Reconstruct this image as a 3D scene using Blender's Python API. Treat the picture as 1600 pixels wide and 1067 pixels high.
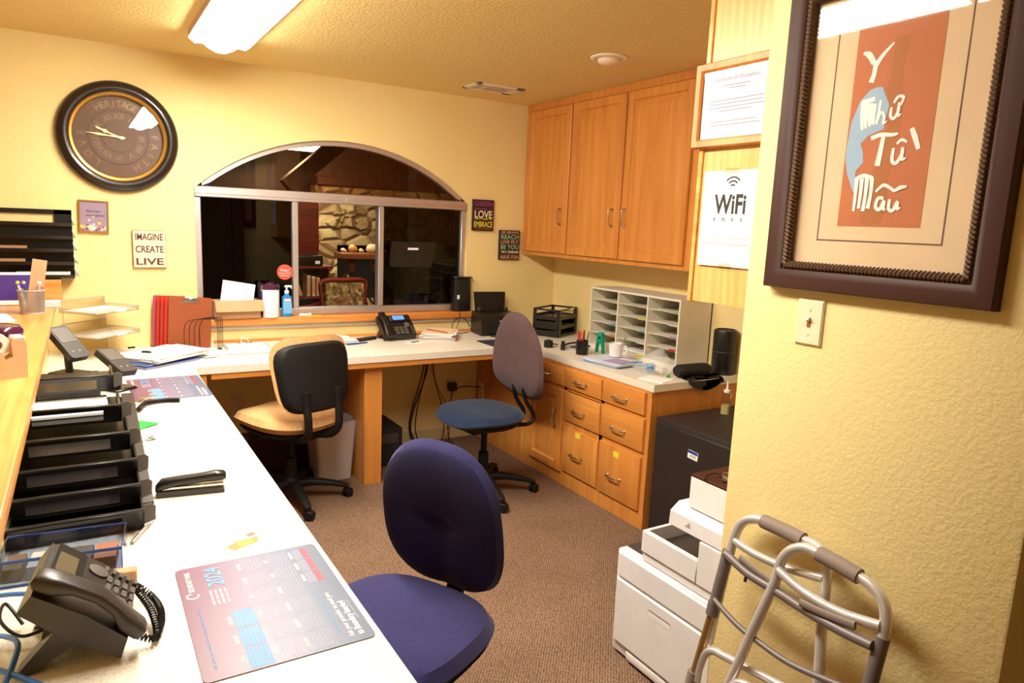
import bpy, bmesh, math, random
from mathutils import Matrix, Vector

for o in list(bpy.data.objects):
    bpy.data.objects.remove(o)
SC = bpy.context.scene
COL = SC.collection
PI = math.pi
random.seed(7)

# ------------------------------------------------------------------ camera, world, exposure
def make_camera():
    yaw, pitch, roll, f = 0.5552, -0.1652, 0.0424, 1087.32
    cy, sy, cp, sp = math.cos(yaw), math.sin(yaw), math.cos(pitch), math.sin(pitch)
    fw = Vector((sy * cp, cy * cp, sp)); r0 = Vector((cy, -sy, 0)); u0 = r0.cross(fw)
    cr, sr = math.cos(roll), math.sin(roll)
    r = cr * r0 + sr * u0; u = -sr * r0 + cr * u0
    cam = bpy.data.cameras.new('camera'); o = bpy.data.objects.new('camera', cam); COL.objects.link(o)
    M = Matrix.Identity(4)
    for i in range(3):
        M[i][0] = r[i]; M[i][1] = u[i]; M[i][2] = -fw[i]
    M[0][3], M[1][3], M[2][3] = -2.9771, -4.2487, 1.4999
    o.matrix_world = M
    cam.sensor_width = 36; cam.lens = f * 36 / 1600; cam.clip_start = 0.02
    SC.camera = o
make_camera()
W = bpy.data.worlds.new('world'); SC.world = W; W.use_nodes = True
W.node_tree.nodes['Background'].inputs[0].default_value = (0.02, 0.015, 0.01, 1)
W.node_tree.nodes['Background'].inputs[1].default_value = 0.2
SC.view_settings.view_transform = 'Standard'
SC.view_settings.look = 'None'
SC.view_settings.gamma = 1.0
SC.view_settings.use_curve_mapping = False
SC.view_settings.exposure = 0.2
LENS_POWER = 46.0          # emission of the fluorescent lens
LOBBY_POWER = 22.0

# ------------------------------------------------------------------ materials
def lin(c):
    return tuple((x / 12.92 if x <= 0.04045 else ((x + 0.055) / 1.055) ** 2.4) for x in c)
def rgb(r, g, b):
    return lin((r / 255, g / 255, b / 255)) + (1,)
MATS = {}
class NT:
    def __init__(s, name):
        s.m = bpy.data.materials.new(name); s.m.use_nodes = True
        s.t = s.m.node_tree; s.p = s.t.nodes['Principled BSDF']
        MATS[name] = s.m
    def n(s, typ, **kw):
        x = s.t.nodes.new(typ)
        for k, v in kw.items():
            if k.startswith('i_'): x.inputs[k[2:].replace('_', ' ')].default_value = v
            else: setattr(x, k, v)
        return x
    def l(s, a, b): s.t.links.new(a, b)
    def pos(s, scale=(1, 1, 1), rot=(0, 0, 0), obj=False):
        if obj: src = s.n('ShaderNodeTexCoord').outputs['Object']
        else: src = s.n('ShaderNodeNewGeometry').outputs['Position']
        mp = s.n('ShaderNodeMapping'); s.l(src, mp.inputs['Vector'])
        mp.inputs['Scale'].default_value = scale; mp.inputs['Rotation'].default_value = rot
        return mp.outputs[0]
    def noise(s, vec, scale, detail=2, rough=0.5, dist=0):
        x = s.n('ShaderNodeTexNoise'); s.l(vec, x.inputs['Vector'])
        x.inputs['Scale'].default_value = scale; x.inputs['Detail'].default_value = detail
        x.inputs['Roughness'].default_value = rough; x.inputs['Distortion'].default_value = dist
        return x.outputs['Fac']
    def ramp(s, fac, stops):
        x = s.n('ShaderNodeValToRGB'); s.l(fac, x.inputs[0])
        e = x.color_ramp.elements
        while len(e) < len(stops): e.new(0.5)
        for k, (p, c) in enumerate(stops): e[k].position = p; e[k].color = c
        return x.outputs[0]
    def bump(s, h, strength, dist=0.002):
        x = s.n('ShaderNodeBump'); s.l(h, x.inputs['Height'])
        x.inputs['Strength'].default_value = strength; x.inputs['Distance'].default_value = dist
        s.l(x.outputs[0], s.p.inputs['Normal'])
    def set(s, **kw):
        for k, v in kw.items(): s.p.inputs[k.replace('_', ' ')].default_value = v
        return s
def plain(name, c, rough=0.5, metal=0.0, spec=0.5, emit=None, es=0, bump=None, coat=0):
    t = NT(name); t.set(Base_Color=c, Roughness=rough, Metallic=metal)
    t.p.inputs['Specular IOR Level'].default_value = spec
    if emit: t.p.inputs['Emission Color'].default_value = emit; t.p.inputs['Emission Strength'].default_value = es
    if coat: t.p.inputs['Coat Weight'].default_value = coat; t.p.inputs['Coat Roughness'].default_value = 0.05
    # slight tonal variation so no surface is perfectly flat
    nz = t.noise(t.pos(obj=True), 9, 3)
    d = tuple(x * 0.93 for x in c[:3]) + (1,)
    t.l(t.ramp(nz, [(0.3, d), (0.7, c)]), t.p.inputs['Base Color'])
    if bump: t.bump(t.noise(t.pos(obj=True), bump[0], 2), bump[1], bump[2] if len(bump) > 2 else 0.001)
    return t.m
def wood(name, c1, c2, axis, rough=0.35, rings=False):
    t = NT(name); t.set(Roughness=rough)
    sc = [14, 14, 14]; sc[axis] = 0.9
    v = t.pos(tuple(sc))
    n1 = t.noise(v, 1.6, 4, 0.55, 0.6)
    sc2 = [90, 90, 90]; sc2[axis] = 3
    n2 = t.noise(t.pos(tuple(sc2)), 1.5, 2)
    mx = t.n('ShaderNodeMath', operation='MULTIPLY_ADD'); t.l(n2, mx.inputs[0]); mx.inputs[1].default_value = 0.35; t.l(n1, mx.inputs[2])
    fac = mx.outputs[0]
    if rings:
        s3 = [5, 5, 5]; s3[axis] = 1.1
        w = t.n('ShaderNodeTexWave', wave_type='RINGS'); t.l(t.pos(tuple(s3)), w.inputs['Vector'])
        w.inputs['Scale'].default_value = 2.2; w.inputs['Distortion'].default_value = 5; w.inputs['Detail'].default_value = 2
        w.inputs['Detail Scale'].default_value = 0.7
        m2 = t.n('ShaderNodeMath', operation='MULTIPLY_ADD'); t.l(w.outputs['Fac'], m2.inputs[0]); m2.inputs[1].default_value = 0.28; t.l(fac, m2.inputs[2]); fac = m2.outputs[0]
    t.l(t.ramp(fac, [(0.45, c1), (0.85 if not rings else 1.0, c2)]), t.p.inputs['Base Color'])
    t.bump(n2, 0.06, 0.001)
    return t.m
HW1, HW2 = rgb(220, 148, 71), rgb(200, 124, 54)
for ax, nm in enumerate('xyz'):
    wood('wood_' + nm, HW1, HW2, ax)
wood('ply', rgb(238, 192, 120), rgb(218, 164, 94), 2, 0.35, True)
wood('ledge_wood', rgb(238, 182, 104), rgb(208, 140, 66), 1, 0.3)
wood('ledge_wood_x', rgb(236, 178, 104), rgb(204, 136, 66), 0, 0.3)
wood('sill_wood', rgb(232, 158, 78), rgb(200, 118, 48), 0, 0.35)
wood('cert_wood', rgb(222, 150, 70), rgb(190, 112, 44), 2, 0.35)
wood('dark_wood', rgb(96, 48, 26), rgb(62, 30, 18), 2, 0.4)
wood('red_wood', rgb(130, 44, 22), rgb(84, 26, 14), 0, 0.35)
wood('mantel_wood', rgb(140, 82, 36), rgb(96, 52, 24), 0, 0.4)

t = NT('wall_paint'); t.set(Roughness=0.75)
v = t.pos(); n1 = t.noise(v, 95, 3, 0.5, 0.4); n2 = t.noise(v, 1.3, 2)
t.l(t.ramp(n2, [(0.3, rgb(237, 212, 146)), (0.75, rgb(243, 219, 156))]), t.p.inputs['Base Color'])
t.bump(t.ramp(n1, [(0.38, (0, 0, 0, 1)), (0.62, (1, 1, 1, 1))]), 0.16, 0.003)
t = NT('ceiling_paint'); t.set(Roughness=0.85)
v = t.pos(); n1 = t.noise(v, 65, 3, 0.55, 0.5)
t.set(Base_Color=rgb(230, 202, 134)); t.bump(t.ramp(n1, [(0.4, (0, 0, 0, 1)), (0.62, (1, 1, 1, 1))]), 0.25, 0.005)
t = NT('carpet'); t.set(Roughness=0.95); t.p.inputs['Specular IOR Level'].default_value = 0.1
vo = t.n('ShaderNodeTexVoronoi'); t.l(t.pos((92, 140, 1), (0, 0, 0.5)), vo.inputs['Vector']); vo.inputs['Scale'].default_value = 1; vo.inputs['Randomness'].default_value = 0.3
n2 = t.noise(t.pos(), 3, 3)
mix = t.n('ShaderNodeMix', data_type='RGBA', blend_type='MULTIPLY'); mix.inputs[0].default_value = 1
t.l(t.ramp(vo.outputs['Distance'], [(0.15, rgb(170, 136, 110)), (0.62, rgb(96, 72, 56))]), mix.inputs[6])
t.l(t.ramp(n2, [(0.3, (0.82, 0.82, 0.82, 1)), (0.7, (1, 1, 1, 1))]), mix.inputs[7]); t.l(mix.outputs[2], t.p.inputs['Base Color'])
iv = t.n('ShaderNodeMath', operation='SUBTRACT'); iv.inputs[0].default_value = 1; t.l(vo.outputs['Distance'], iv.inputs[1])
t.bump(iv.outputs[0], 0.8, 0.004)
t = NT('laminate'); t.set(Roughness=0.33)
n = t.noise(t.pos(), 260, 2, 0.7)
t.l(t.ramp(n, [(0.34, rgb(208, 194, 172)), (0.48, rgb(232, 222, 206)), (0.7, rgb(240, 233, 221))]), t.p.inputs['Base Color'])
t = NT('stone'); t.set(Roughness=0.85)
vv = t.pos((1, 1, 1.35)); vo = t.n('ShaderNodeTexVoronoi', feature='DISTANCE_TO_EDGE'); t.l(vv, vo.inputs['Vector']); vo.inputs['Scale'].default_value = 3.3
vc = t.n('ShaderNodeTexVoronoi'); t.l(vv, vc.inputs['Vector']); vc.inputs['Scale'].default_value = 3.3
nn = t.noise(vv, 9, 4, 0.6)
cellc = t.ramp(vc.outputs['Color'], [(0.1, rgb(150, 116, 70)), (0.45, rgb(186, 156, 104)), (0.8, rgb(212, 186, 130))])
m1 = t.n('ShaderNodeMix', data_type='RGBA', blend_type='MULTIPLY'); m1.inputs[0].default_value = 0.7
t.l(cellc, m1.inputs[6]); t.l(t.ramp(nn, [(0.3, (0.55, 0.5, 0.42, 1)), (0.65, (1, 1, 1, 1))]), m1.inputs[7])
m2 = t.n('ShaderNodeMix', data_type='RGBA'); t.l(t.ramp(vo.outputs['Distance'], [(0.02, (0, 0, 0, 1)), (0.07, (1, 1, 1, 1))]), m2.inputs[0])
m2.inputs[6].default_value = rgb(150, 112, 68); t.l(m1.outputs[2], m2.inputs[7]); t.l(m2.outputs[2], t.p.inputs['Base Color'])
t.bump(t.ramp(vo.outputs['Distance'], [(0.0, (0, 0, 0, 1)), (0.16, (1, 1, 1, 1))]), 1.0, 0.045)
t = NT('floral'); t.set(Roughness=0.9)
vo = t.n('ShaderNodeTexVoronoi'); t.l(t.pos(), vo.inputs['Vector']); vo.inputs['Scale'].default_value = 34
t.l(t.ramp(vo.outputs['Color'], [(0.1, rgb(60, 66, 38)), (0.35, rgb(146, 116, 70)), (0.55, rgb(90, 30, 24)), (0.8, rgb(190, 168, 118))]), t.p.inputs['Base Color'])

def fabric(name, c1, c2, scale=420):
    t = NT(name); t.set(Roughness=0.95); t.p.inputs['Specular IOR Level'].default_value = 0.15
    t.p.inputs['Sheen Weight'].default_value = 0.12; t.p.inputs['Sheen Roughness'].default_value = 0.5
    n = t.noise(t.pos(obj=True), scale, 2); nb = t.noise(t.pos(obj=True), 12, 3)
    mx = t.n('ShaderNodeMath', operation='MULTIPLY_ADD'); t.l(nb, mx.inputs[0]); mx.inputs[1].default_value = 0.4; t.l(n, mx.inputs[2])
    t.l(t.ramp(mx.outputs[0], [(0.5, c1), (0.9, c2)]), t.p.inputs['Base Color']); t.bump(n, 0.25, 0.001)
    return t.m
fabric('navy_fabric', rgb(42, 38, 76), rgb(56, 52, 96))
fabric('blue_fabric', rgb(26, 38, 60), rgb(38, 52, 76))
fabric('mauve_fabric', rgb(86, 64, 64), rgb(104, 80, 80))
fabric('tan_leather', rgb(208, 158, 104), rgb(220, 174, 120), 60)
plain('chair_black', rgb(20, 16, 15), 0.6, spec=0.3)
plain('black_plastic', rgb(26, 22, 21), 0.32)
plain('black_matte', rgb(22, 19, 18), 0.7)
plain('dark_grey', rgb(62, 55, 52), 0.45)
plain('phone_grey', rgb(52, 45, 40), 0.35)
plain('key_grey', rgb(96, 88, 82), 0.4)
plain('white', rgb(240, 238, 236), 0.5)
plain('paper', rgb(246, 244, 242), 0.8)
plain('printer_white', rgb(232, 226, 226), 0.35)
plain('switch_cream', rgb(244, 228, 190), 0.35)
plain('sorter_cream', rgb(230, 222, 204), 0.5)
plain('safe_black', rgb(40, 32, 30), 0.55, bump=(300, 0.1))
plain('nickel', rgb(210, 204, 196), 0.25, 1.0)
plain('alu', rgb(206, 196, 196), 0.42, 0.85, bump=(40, 0.02))
plain('alu_tube', rgb(226, 218, 214), 0.3, 0.55)
plain('alu_gold_reflection', rgb(196, 160, 104), 0.3, 0.8)  # aluminium legs with a gold reflection put into the colour
plain('walker_grey', rgb(122, 110, 108), 0.45, 0.2)
plain('grip', rgb(140, 122, 112), 0.7)
plain('purple', rgb(72, 44, 128), 0.4)
plain('plum', rgb(70, 24, 56), 0.15, coat=0.6)
plain('cardboard', rgb(198, 150, 110), 0.8)
plain('cardboard_dark', rgb(180, 134, 92), 0.85)
plain('red_plastic', rgb(184, 44, 22), 0.4)
plain('brown_board', rgb(158, 78, 34), 0.5)
plain('brown_board2', rgb(146, 70, 30), 0.5)
plain('wire_black', rgb(30, 24, 22), 0.4, 0.5)
plain('blue_folder', rgb(40, 74, 150), 0.4)
plain('blue_cable', rgb(48, 104, 190), 0.4)
plain('sky_blue', rgb(110, 170, 220), 0.4)
plain('gel_blue', rgb(40, 130, 200), 0.15, coat=0.5)
plain('green', rgb(30, 176, 60), 0.6)
plain('teal', rgb(0, 150, 112), 0.3)
plain('red_ink', rgb(206, 34, 30), 0.4)
plain('yellow_label', rgb(238, 222, 60), 0.6)
plain('pink_label', rgb(214, 190, 192), 0.6)
plain('orange_label', rgb(230, 130, 60), 0.6)
plain('teal_label', rgb(120, 200, 200), 0.6)
plain('lilac_label', rgb(170, 150, 190), 0.6)
plain('green_label', rgb(180, 206, 150), 0.6)
plain('beige_plastic', rgb(222, 178, 136), 0.4)
plain('tape_white', rgb(246, 240, 230), 0.3)
plain('frame_brown', rgb(66, 32, 19), 0.55, spec=0.3, bump=(90, 0.1))
plain('rope_brown', rgb(104, 76, 56), 0.45, 0.15)
plain('mat_cream', rgb(238, 208, 170), 0.85, bump=(30, 0.1))
plain('mat_edge', rgb(110, 74, 62), 0.7)
plain('art_orange', rgb(202, 116, 72), 0.7)
plain('art_blue', rgb(168, 196, 222), 0.7)
plain('art_brown', rgb(186, 112, 58), 0.7)
plain('ink_white', rgb(255, 252, 246), 0.7)
plain('ink_black', rgb(34, 28, 30), 0.6)
plain('ink_grey', rgb(120, 116, 124), 0.7)
plain('ink_pale', rgb(150, 146, 160), 0.7)
plain('ink_red', rgb(200, 90, 90), 0.7)
plain('cert_paper', rgb(206, 212, 230), 0.7)
plain('clock_rim', rgb(34, 22, 20), 0.3, coat=0.3)
plain('clock_gold', rgb(200, 150, 70), 0.3, 0.7)
plain('clock_face', rgb(102, 76, 60), 0.55, bump=(14, 0.1))
plain('clock_face2', rgb(100, 76, 56), 0.5)
plain('clock_letters', rgb(140, 110, 82), 0.4, 0.4)
plain('clock_hand', rgb(232, 208, 160), 0.35, 0.4)
plain('sign_pink', rgb(236, 204, 178), 0.7)
plain('sign_brown', rgb(86, 40, 22), 0.6)
plain('sign_dark', rgb(46, 26, 20), 0.6)
plain('sign_edge', rgb(150, 84, 40), 0.6)
plain('s_purple', rgb(150, 60, 120), 0.6)
plain('s_yellow', rgb(226, 206, 60), 0.6)
plain('s_cream', rgb(236, 222, 186), 0.6)
plain('s_green', rgb(150, 190, 150), 0.6)
plain('s_salmon', rgb(216, 160, 130), 0.6)
plain('mat_slate', rgb(98, 104, 130), 0.55)
plain('mat_maroon', rgb(126, 64, 82), 0.55)
plain('mat_mauve', rgb(124, 102, 126), 0.55)
plain('mat_blue', rgb(104, 134, 178), 0.55)
plain('mat_red', rgb(176, 66, 84), 0.55)
plain('mat_line', rgb(160, 158, 178), 0.55)
plain('mat_cyan', rgb(96, 150, 200), 0.55)
plain('navy_mat', rgb(34, 40, 62), 0.7)
plain('screen_blue', rgb(80, 130, 230), 0.3, emit=rgb(70, 120, 240), es=1.2)
plain('screen_grey', rgb(104, 92, 70), 0.2)
plain('sticker_red', rgb(222, 84, 66), 0.5)
plain('shell', rgb(214, 186, 140), 0.6)
plain('shell_orange', rgb(206, 150, 80), 0.6)
plain('iron', rgb(12, 11, 11), 0.6, 0.3)
plain('brass', rgb(190, 150, 70), 0.3, 0.9)
plain('soot', rgb(10, 8, 8), 0.9)
plain('book_tan', rgb(190, 160, 120), 0.7)
plain('book_blue', rgb(50, 66, 90), 0.7)
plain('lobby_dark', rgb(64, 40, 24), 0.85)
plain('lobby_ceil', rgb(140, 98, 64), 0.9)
plain('trim_grey', rgb(202, 190, 172), 0.5)
plain('vent_white', rgb(238, 222, 204), 0.45)
plain('vent_dark', rgb(72, 46, 40), 0.7)
plain('detector', rgb(240, 214, 186), 0.45)
plain('flower_mix', rgb(150, 130, 150), 0.8)
plain('baseboard', rgb(214, 190, 140), 0.6)
plain('soap_liquid', rgb(200, 190, 120), 0.2)
plain('ligthgrey', rgb(176, 170, 166), 0.4)

def glass(name, tint, trans, refl=1.0, rough=0.0):
    """thin pane: tinted see-through plus a mirror-like fresnel reflection"""
    t = NT(name); nd = t.t.nodes; nd.remove(t.p)
    tr = t.n('ShaderNodeBsdfTransparent'); tr.inputs[0].default_value = tuple(x * trans for x in tint[:3]) + (1,)
    gl = t.n('ShaderNodeBsdfGlossy'); gl.inputs['Roughness'].default_value = rough; gl.inputs[0].default_value = (1, 1, 1, 1)
    fr = t.n('ShaderNodeFresnel'); fr.inputs[0].default_value = 1.5
    mu = t.n('ShaderNodeMath', operation='MULTIPLY'); t.l(fr.outputs[0], mu.inputs[0]); mu.inputs[1].default_value = refl
    bf = t.n('ShaderNodeMath', operation='SUBTRACT'); bf.inputs[0].default_value = 1; t.l(t.n('ShaderNodeNewGeometry').outputs['Backfacing'], bf.inputs[1])
    m2 = t.n('ShaderNodeMath', operation='MULTIPLY'); t.l(mu.outputs[0], m2.inputs[0]); t.l(bf.outputs[0], m2.inputs[1]); mu = m2
    mx = t.n('ShaderNodeMixShader'); t.l(mu.outputs[0], mx.inputs[0]); t.l(tr.outputs[0], mx.inputs[1]); t.l(gl.outputs[0], mx.inputs[2])
    t.l(mx.outputs[0], nd['Material Output'].inputs[0])
    return t.m
glass('glass_clear', (1, 1, 1), 0.98, 0.4)
glass('glass_unlit_tint', (0.75, 0.55, 0.4), 0.25, 0.5)  # tint darkens the side panes in place of the unlit lounge behind
glass('glass_arch', (1.0, 0.82, 0.66), 0.8, 0.8)
glass('glass_pic', (1, 1, 1), 0.98, 1.5, 0.03)
glass('glass_clock', (1, 1, 1), 0.97, 0.8)
glass('acrylic', (0.98, 0.96, 0.92), 0.9, 0.8, 0.1)
glass('acrylic_blue', (0.72, 0.8, 0.95), 0.85, 1.0, 0.05)
def bag_material():
    t = NT('bag_film'); nd = t.t.nodes; t.set(Base_Color=(0.9, 0.9, 0.92, 1), Roughness=0.15, Alpha=0.22)
    t.bump(t.noise(t.pos(obj=True), 40, 3), 0.6, 0.004); return t.m
bag_material()
def frosted():
    t = NT('bin_plastic'); t.set(Base_Color=rgb(226, 216, 216), Roughness=0.4, Alpha=0.75); t.p.inputs['Subsurface Weight'].default_value = 0.1
frosted()
def mesh_metal():
    t = NT('mesh_metal'); t.set(Base_Color=rgb(176, 166, 156), Roughness=0.35, Metallic=0.7)
    w = t.n('ShaderNodeTexChecker'); t.l(t.pos((520, 520, 520), obj=True), w.inputs['Vector']); w.inputs['Scale'].default_value = 1
    m = t.n('ShaderNodeMath', operation='MULTIPLY_ADD'); t.l(w.outputs['Fac'], m.inputs[0]); m.inputs[1].default_value = -0.4; m.inputs[2].default_value = 0.9
    t.l(m.outputs[0], t.p.inputs['Alpha'])
mesh_metal()
def emitter(name, c, s):
    t = NT(name); t.set(Base_Color=(0.9, 0.9, 0.9, 1), Roughness=0.4)
    t.p.inputs['Emission Color'].default_value = c; t.p.inputs['Emission Strength'].default_value = s
emitter('lens_glow', (1.0, 0.965, 0.84, 1), LENS_POWER)
emitter('lobby_glow', (1.0, 0.9, 0.72, 1), LOBBY_POWER)

# ------------------------------------------------------------------ mesh helpers
def frame3(ox, oy, oz, X, Y, Z):
    M = Matrix.Identity(4)
    for i in range(3):
        M[i][0] = X[i]; M[i][1] = Y[i]; M[i][2] = Z[i]
    M[0][3], M[1][3], M[2][3] = ox, oy, oz
    return M
def FACE_W(x=0, y=0, z=0):   # plate that faces -x : right-hand of the viewer is -y
    return frame3(x, y, z, (0, -1, 0), (0, 0, 1), (-1, 0, 0))
def FACE_S(x=0, y=0, z=0):   # plate that faces -y
    return frame3(x, y, z, (1, 0, 0), (0, 0, 1), (0, -1, 0))
def FLAT_W(x=0, y=0, z=0):   # lies flat, read by somebody looking towards -x
    return frame3(x, y, z, (0, 1, 0), (-1, 0, 0), (0, 0, 1))
def RZ(a): return Matrix.Rotation(a, 4, 'Z')
def RX(a): return Matrix.Rotation(a, 4, 'X')
def RY(a): return Matrix.Rotation(a, 4, 'Y')
def TR(x, y, z): return Matrix.Translation((x, y, z))
I4 = Matrix.Identity(4)
_tc = {}
class MB:
    def __init__(s): s.v = []; s.f = []; s.m = []
    def add(s, vs, fs, mi=0, M=None):
        b = len(s.v)
        s.v += [tuple(M @ Vector(p)) if M is not None else tuple(p) for p in vs]
        flip = M is not None and M.to_3x3().determinant() < 0
        for f in fs:
            g = [b + i for i in f]
            s.f.append(g[::-1] if flip else g); s.m.append(mi)
        return s
    def box(s, x0, x1, y0, y1, z0, z1, mi=0, bev=0, M=None, seg=1):
        bm = bmesh.new(); bmesh.ops.create_cube(bm, size=1)
        for v in bm.verts:
            v.co = ((x0 + x1) / 2 + v.co.x * (x1 - x0), (y0 + y1) / 2 + v.co.y * (y1 - y0), (z0 + z1) / 2 + v.co.z * (z1 - z0))
        if bev:
            bmesh.ops.bevel(bm, geom=list(bm.edges), offset=bev, segments=seg, affect='EDGES', profile=0.5)
        bm.verts.index_update()
        s.add([v.co.copy() for v in bm.verts], [[v.index for v in f.verts] for f in bm.faces], mi, M); bm.free()
        return s
    def prism(s, poly, z0, z1, mi=0, M=None, mi_side=None):
        n = len(poly)
        a = sum(poly[i][0] * poly[(i + 1) % n][1] - poly[(i + 1) % n][0] * poly[i][1] for i in range(n))
        if a < 0: poly = poly[::-1]
        vs = [(x, y, z0) for x, y in poly] + [(x, y, z1) for x, y in poly]
        s.add(vs, [list(range(n))[::-1], list(range(n, 2 * n))], mi, M)
        s.add(vs, [[i, (i + 1) % n, n + (i + 1) % n, n + i] for i in range(n)], mi if mi_side is None else mi_side, M)
        return s
    def loft(s, rings, mi=0, M=None, cap0=True, cap1=True, closed=True):
        n = len(rings[0]); vs = [p for r in rings for p in r]; fs = []
        for j in range(len(rings) - 1):
            for i in range(n if closed else n - 1):
                k = (i + 1) % n
                fs.append([j * n + i, j * n + k, (j + 1) * n + k, (j + 1) * n + i])
        if cap0: fs.append(list(range(n))[::-1])
        if cap1: fs.append([(len(rings) - 1) * n + i for i in range(n)])
        s.add(vs, fs, mi, M); return s
    def rectloft(s, w, h, prof, mi=0, M=None, cap0=True, cap1=True):
        """w x h plate centred on the origin, prof = [(inset, height)...]"""
        rings = []
        for i, z in prof:
            a, b = w / 2 - i, h / 2 - i
            rings.append([(-a, -b, z), (a, -b, z), (a, b, z), (-a, b, z)])
        return s.loft(rings, mi, M, cap0, cap1)
    def lathe(s, prof, n=24, mi=0, M=None, cap=True):
        rings = [[(r * math.cos(2 * PI * i / n), r * math.sin(2 * PI * i / n), z) for i in range(n)] for r, z in prof]
        return s.loft(rings, mi, M, cap, cap)
    def cyl(s, p0, p1, r0, r1=None, n=16, mi=0, M=None):
        p0, p1 = Vector(p0), Vector(p1); d = (p1 - p0); L = d.length
        q = d.to_track_quat('Z', 'Y').to_matrix().to_4x4(); q.translation = p0
        return s.lathe([(r0, 0), (r0 if r1 is None else r1, L)], n, mi, (M @ q) if M is not None else q)
    def tube(s, pts, r, n=8, mi=0, M=None, flat=1.0, up=None):
        pts = [Vector(p) for p in pts]; k = len(pts); rings = []
        rr = r if isinstance(r, (list, tuple)) else [r] * k
        T = [(pts[min(i + 1, k - 1)] - pts[max(i - 1, 0)]).normalized() for i in range(k)]
        u = Vector(up) if up else (Vector((0, 0, 1)) if abs(T[0].z) < 0.9 else Vector((1, 0, 0)))
        for i in range(k):
            u = (u - T[i] * u.dot(T[i])).normalized(); w = T[i].cross(u)
            rings.append([pts[i] + u * (math.cos(2 * PI * j / n) * rr[i]) + w * (math.sin(2 * PI * j / n) * rr[i] * flat) for j in range(n)])
        return s.loft(rings, mi, M)
    def ball(s, c, r, n=16, m=10, mi=0, sc=(1, 1, 1), M=None):
        rings = []
        for j in range(m + 1):
            a = -PI / 2 + PI * (0.02 + 0.96 * j / m)
            rings.append([(c[0] + sc[0] * r * math.cos(a) * math.cos(2 * PI * i / n), c[1] + sc[1] * r * math.cos(a) * math.sin(2 * PI * i / n), c[2] + sc[2] * r * math.sin(a)) for i in range(n)])
        return s.loft(rings, mi, M)
    def text(s, txt, size, M, mi=0, depth=0.0006, width=None, align='CENTER', bold=0.0):
        """raised lettering in the XY plane of M, centred on its origin; width stretches it to that length"""
        key = (txt, bold)
        if key not in _tc:
            cu = bpy.data.curves.new('lettering', 'FONT'); cu.body = txt; cu.size = 1; cu.extrude = 0.0; cu.offset = bold
            cu.resolution_u = 3
            ob = bpy.data.objects.new('lettering', cu); COL.objects.link(ob)
            dg = bpy.context.evaluated_depsgraph_get(); ev = ob.evaluated_get(dg); me = ev.to_mesh()
            vs = [v.co.copy() for v in me.vertices]; fs = [list(p.vertices) for p in me.polygons]
            ev.to_mesh_clear(); bpy.data.objects.remove(ob); bpy.data.curves.remove(cu)
            _tc[key] = (vs, fs)
        vs, fs = _tc[key]
        if not vs: return s
        x0 = min(v.x for v in vs); x1 = max(v.x for v in vs); y0 = min(v.y for v in vs); y1 = max(v.y for v in vs)
        k = size / 0.73; kx = width / (x1 - x0) if width else k
        ax = {'CENTER': (x0 + x1) / 2, 'LEFT': x0, 'RIGHT': x1}[align]
        s.add([((v.x - ax) * kx, (v.y - 0.35) * k, depth) for v in vs], fs, mi, M)
        return s
    def rrect(s, w, h, r, z0, z1, mi=0, M=None, n=5, cx=0, cy=0):
        return s.prism([(cx + x, cy + y) for x, y in rr(w, h, r, n)], z0, z1, mi, M)
    def stroke(s, pts, ws, z, mi=0, M=None):
        """flat brush stroke"""
        P = [Vector((x, y)) for x, y in pts]; k = len(P); L = []; Rr = []
        for i in range(k):
            d = (P[min(i + 1, k - 1)] - P[max(i - 1, 0)]).normalized(); nn = Vector((-d.y, d.x)) * ws[i] / 2
            L.append(P[i] + nn); Rr.append(P[i] - nn)
        vs = [(p.x, p.y, z + 2e-5 * i) for i, p in enumerate(L)] + [(p.x, p.y, z + 2e-5 * i) for i, p in enumerate(Rr)]
        return s.add(vs, [[i, k + i, k + i + 1, i + 1] for i in range(k - 1)], mi, M)
    def build(s, name, mats, parent=None, loc=(0, 0, 0), rot=(0, 0, 0), smooth=True, angle=38):
        me = bpy.data.meshes.new(name); me.from_pydata(s.v, [], s.f)
        for m in ([mats] if isinstance(mats, str) else mats): me.materials.append(MATS[m])
        me.polygons.foreach_set('material_index', s.m)
        bm = bmesh.new(); bm.from_mesh(me)
        bmesh.ops.remove_doubles(bm, verts=bm.verts, dist=1e-6)
        bm.to_mesh(me); bm.free()
        if smooth:
            me.shade_smooth(); me.set_sharp_from_angle(angle=math.radians(angle))
        o = bpy.data.objects.new(name, me); COL.objects.link(o)
        o.location = loc; o.rotation_euler = rot
        if parent: o.parent = parent
        return o
def rr(w, h, r, n=5):
    out = []
    for cx, cy, a0 in ((w / 2 - r, h / 2 - r, 0), (-w / 2 + r, h / 2 - r, PI / 2), (-w / 2 + r, -h / 2 + r, PI), (w / 2 - r, -h / 2 + r, 3 * PI / 2)):
        for i in range(n + 1):
            a = a0 + PI / 2 * i / n; out.append((cx + r * math.cos(a), cy + r * math.sin(a)))
    return out
def smooth_path(pts, k=6):
    """Catmull-Rom through pts"""
    P = [Vector(p) for p in pts]; out = []
    for i in range(len(P) - 1):
        a, b, c, d = P[max(i - 1, 0)], P[i], P[i + 1], P[min(i + 2, len(P) - 1)]
        for j in range(k):
            u = j / k
            out.append(0.5 * ((2 * b) + (c - a) * u + (2 * a - 5 * b + 4 * c - d) * u * u + (3 * b - a - 3 * c + d) * u ** 3))
    out.append(P[-1]); return out
def tag(o, label, cat, group=None):
    o['label'] = label; o['category'] = cat
    if group: o['group'] = group
    return o
def thing(name, label, cat, loc=(0, 0, 0), rz=0.0, group=None):
    o = bpy.data.objects.new(name, None); COL.objects.link(o)
    o.location = loc; o.rotation_euler = (0, 0, rz); o.empty_display_size = 0.05
    return tag(o, label, cat, group)
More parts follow.
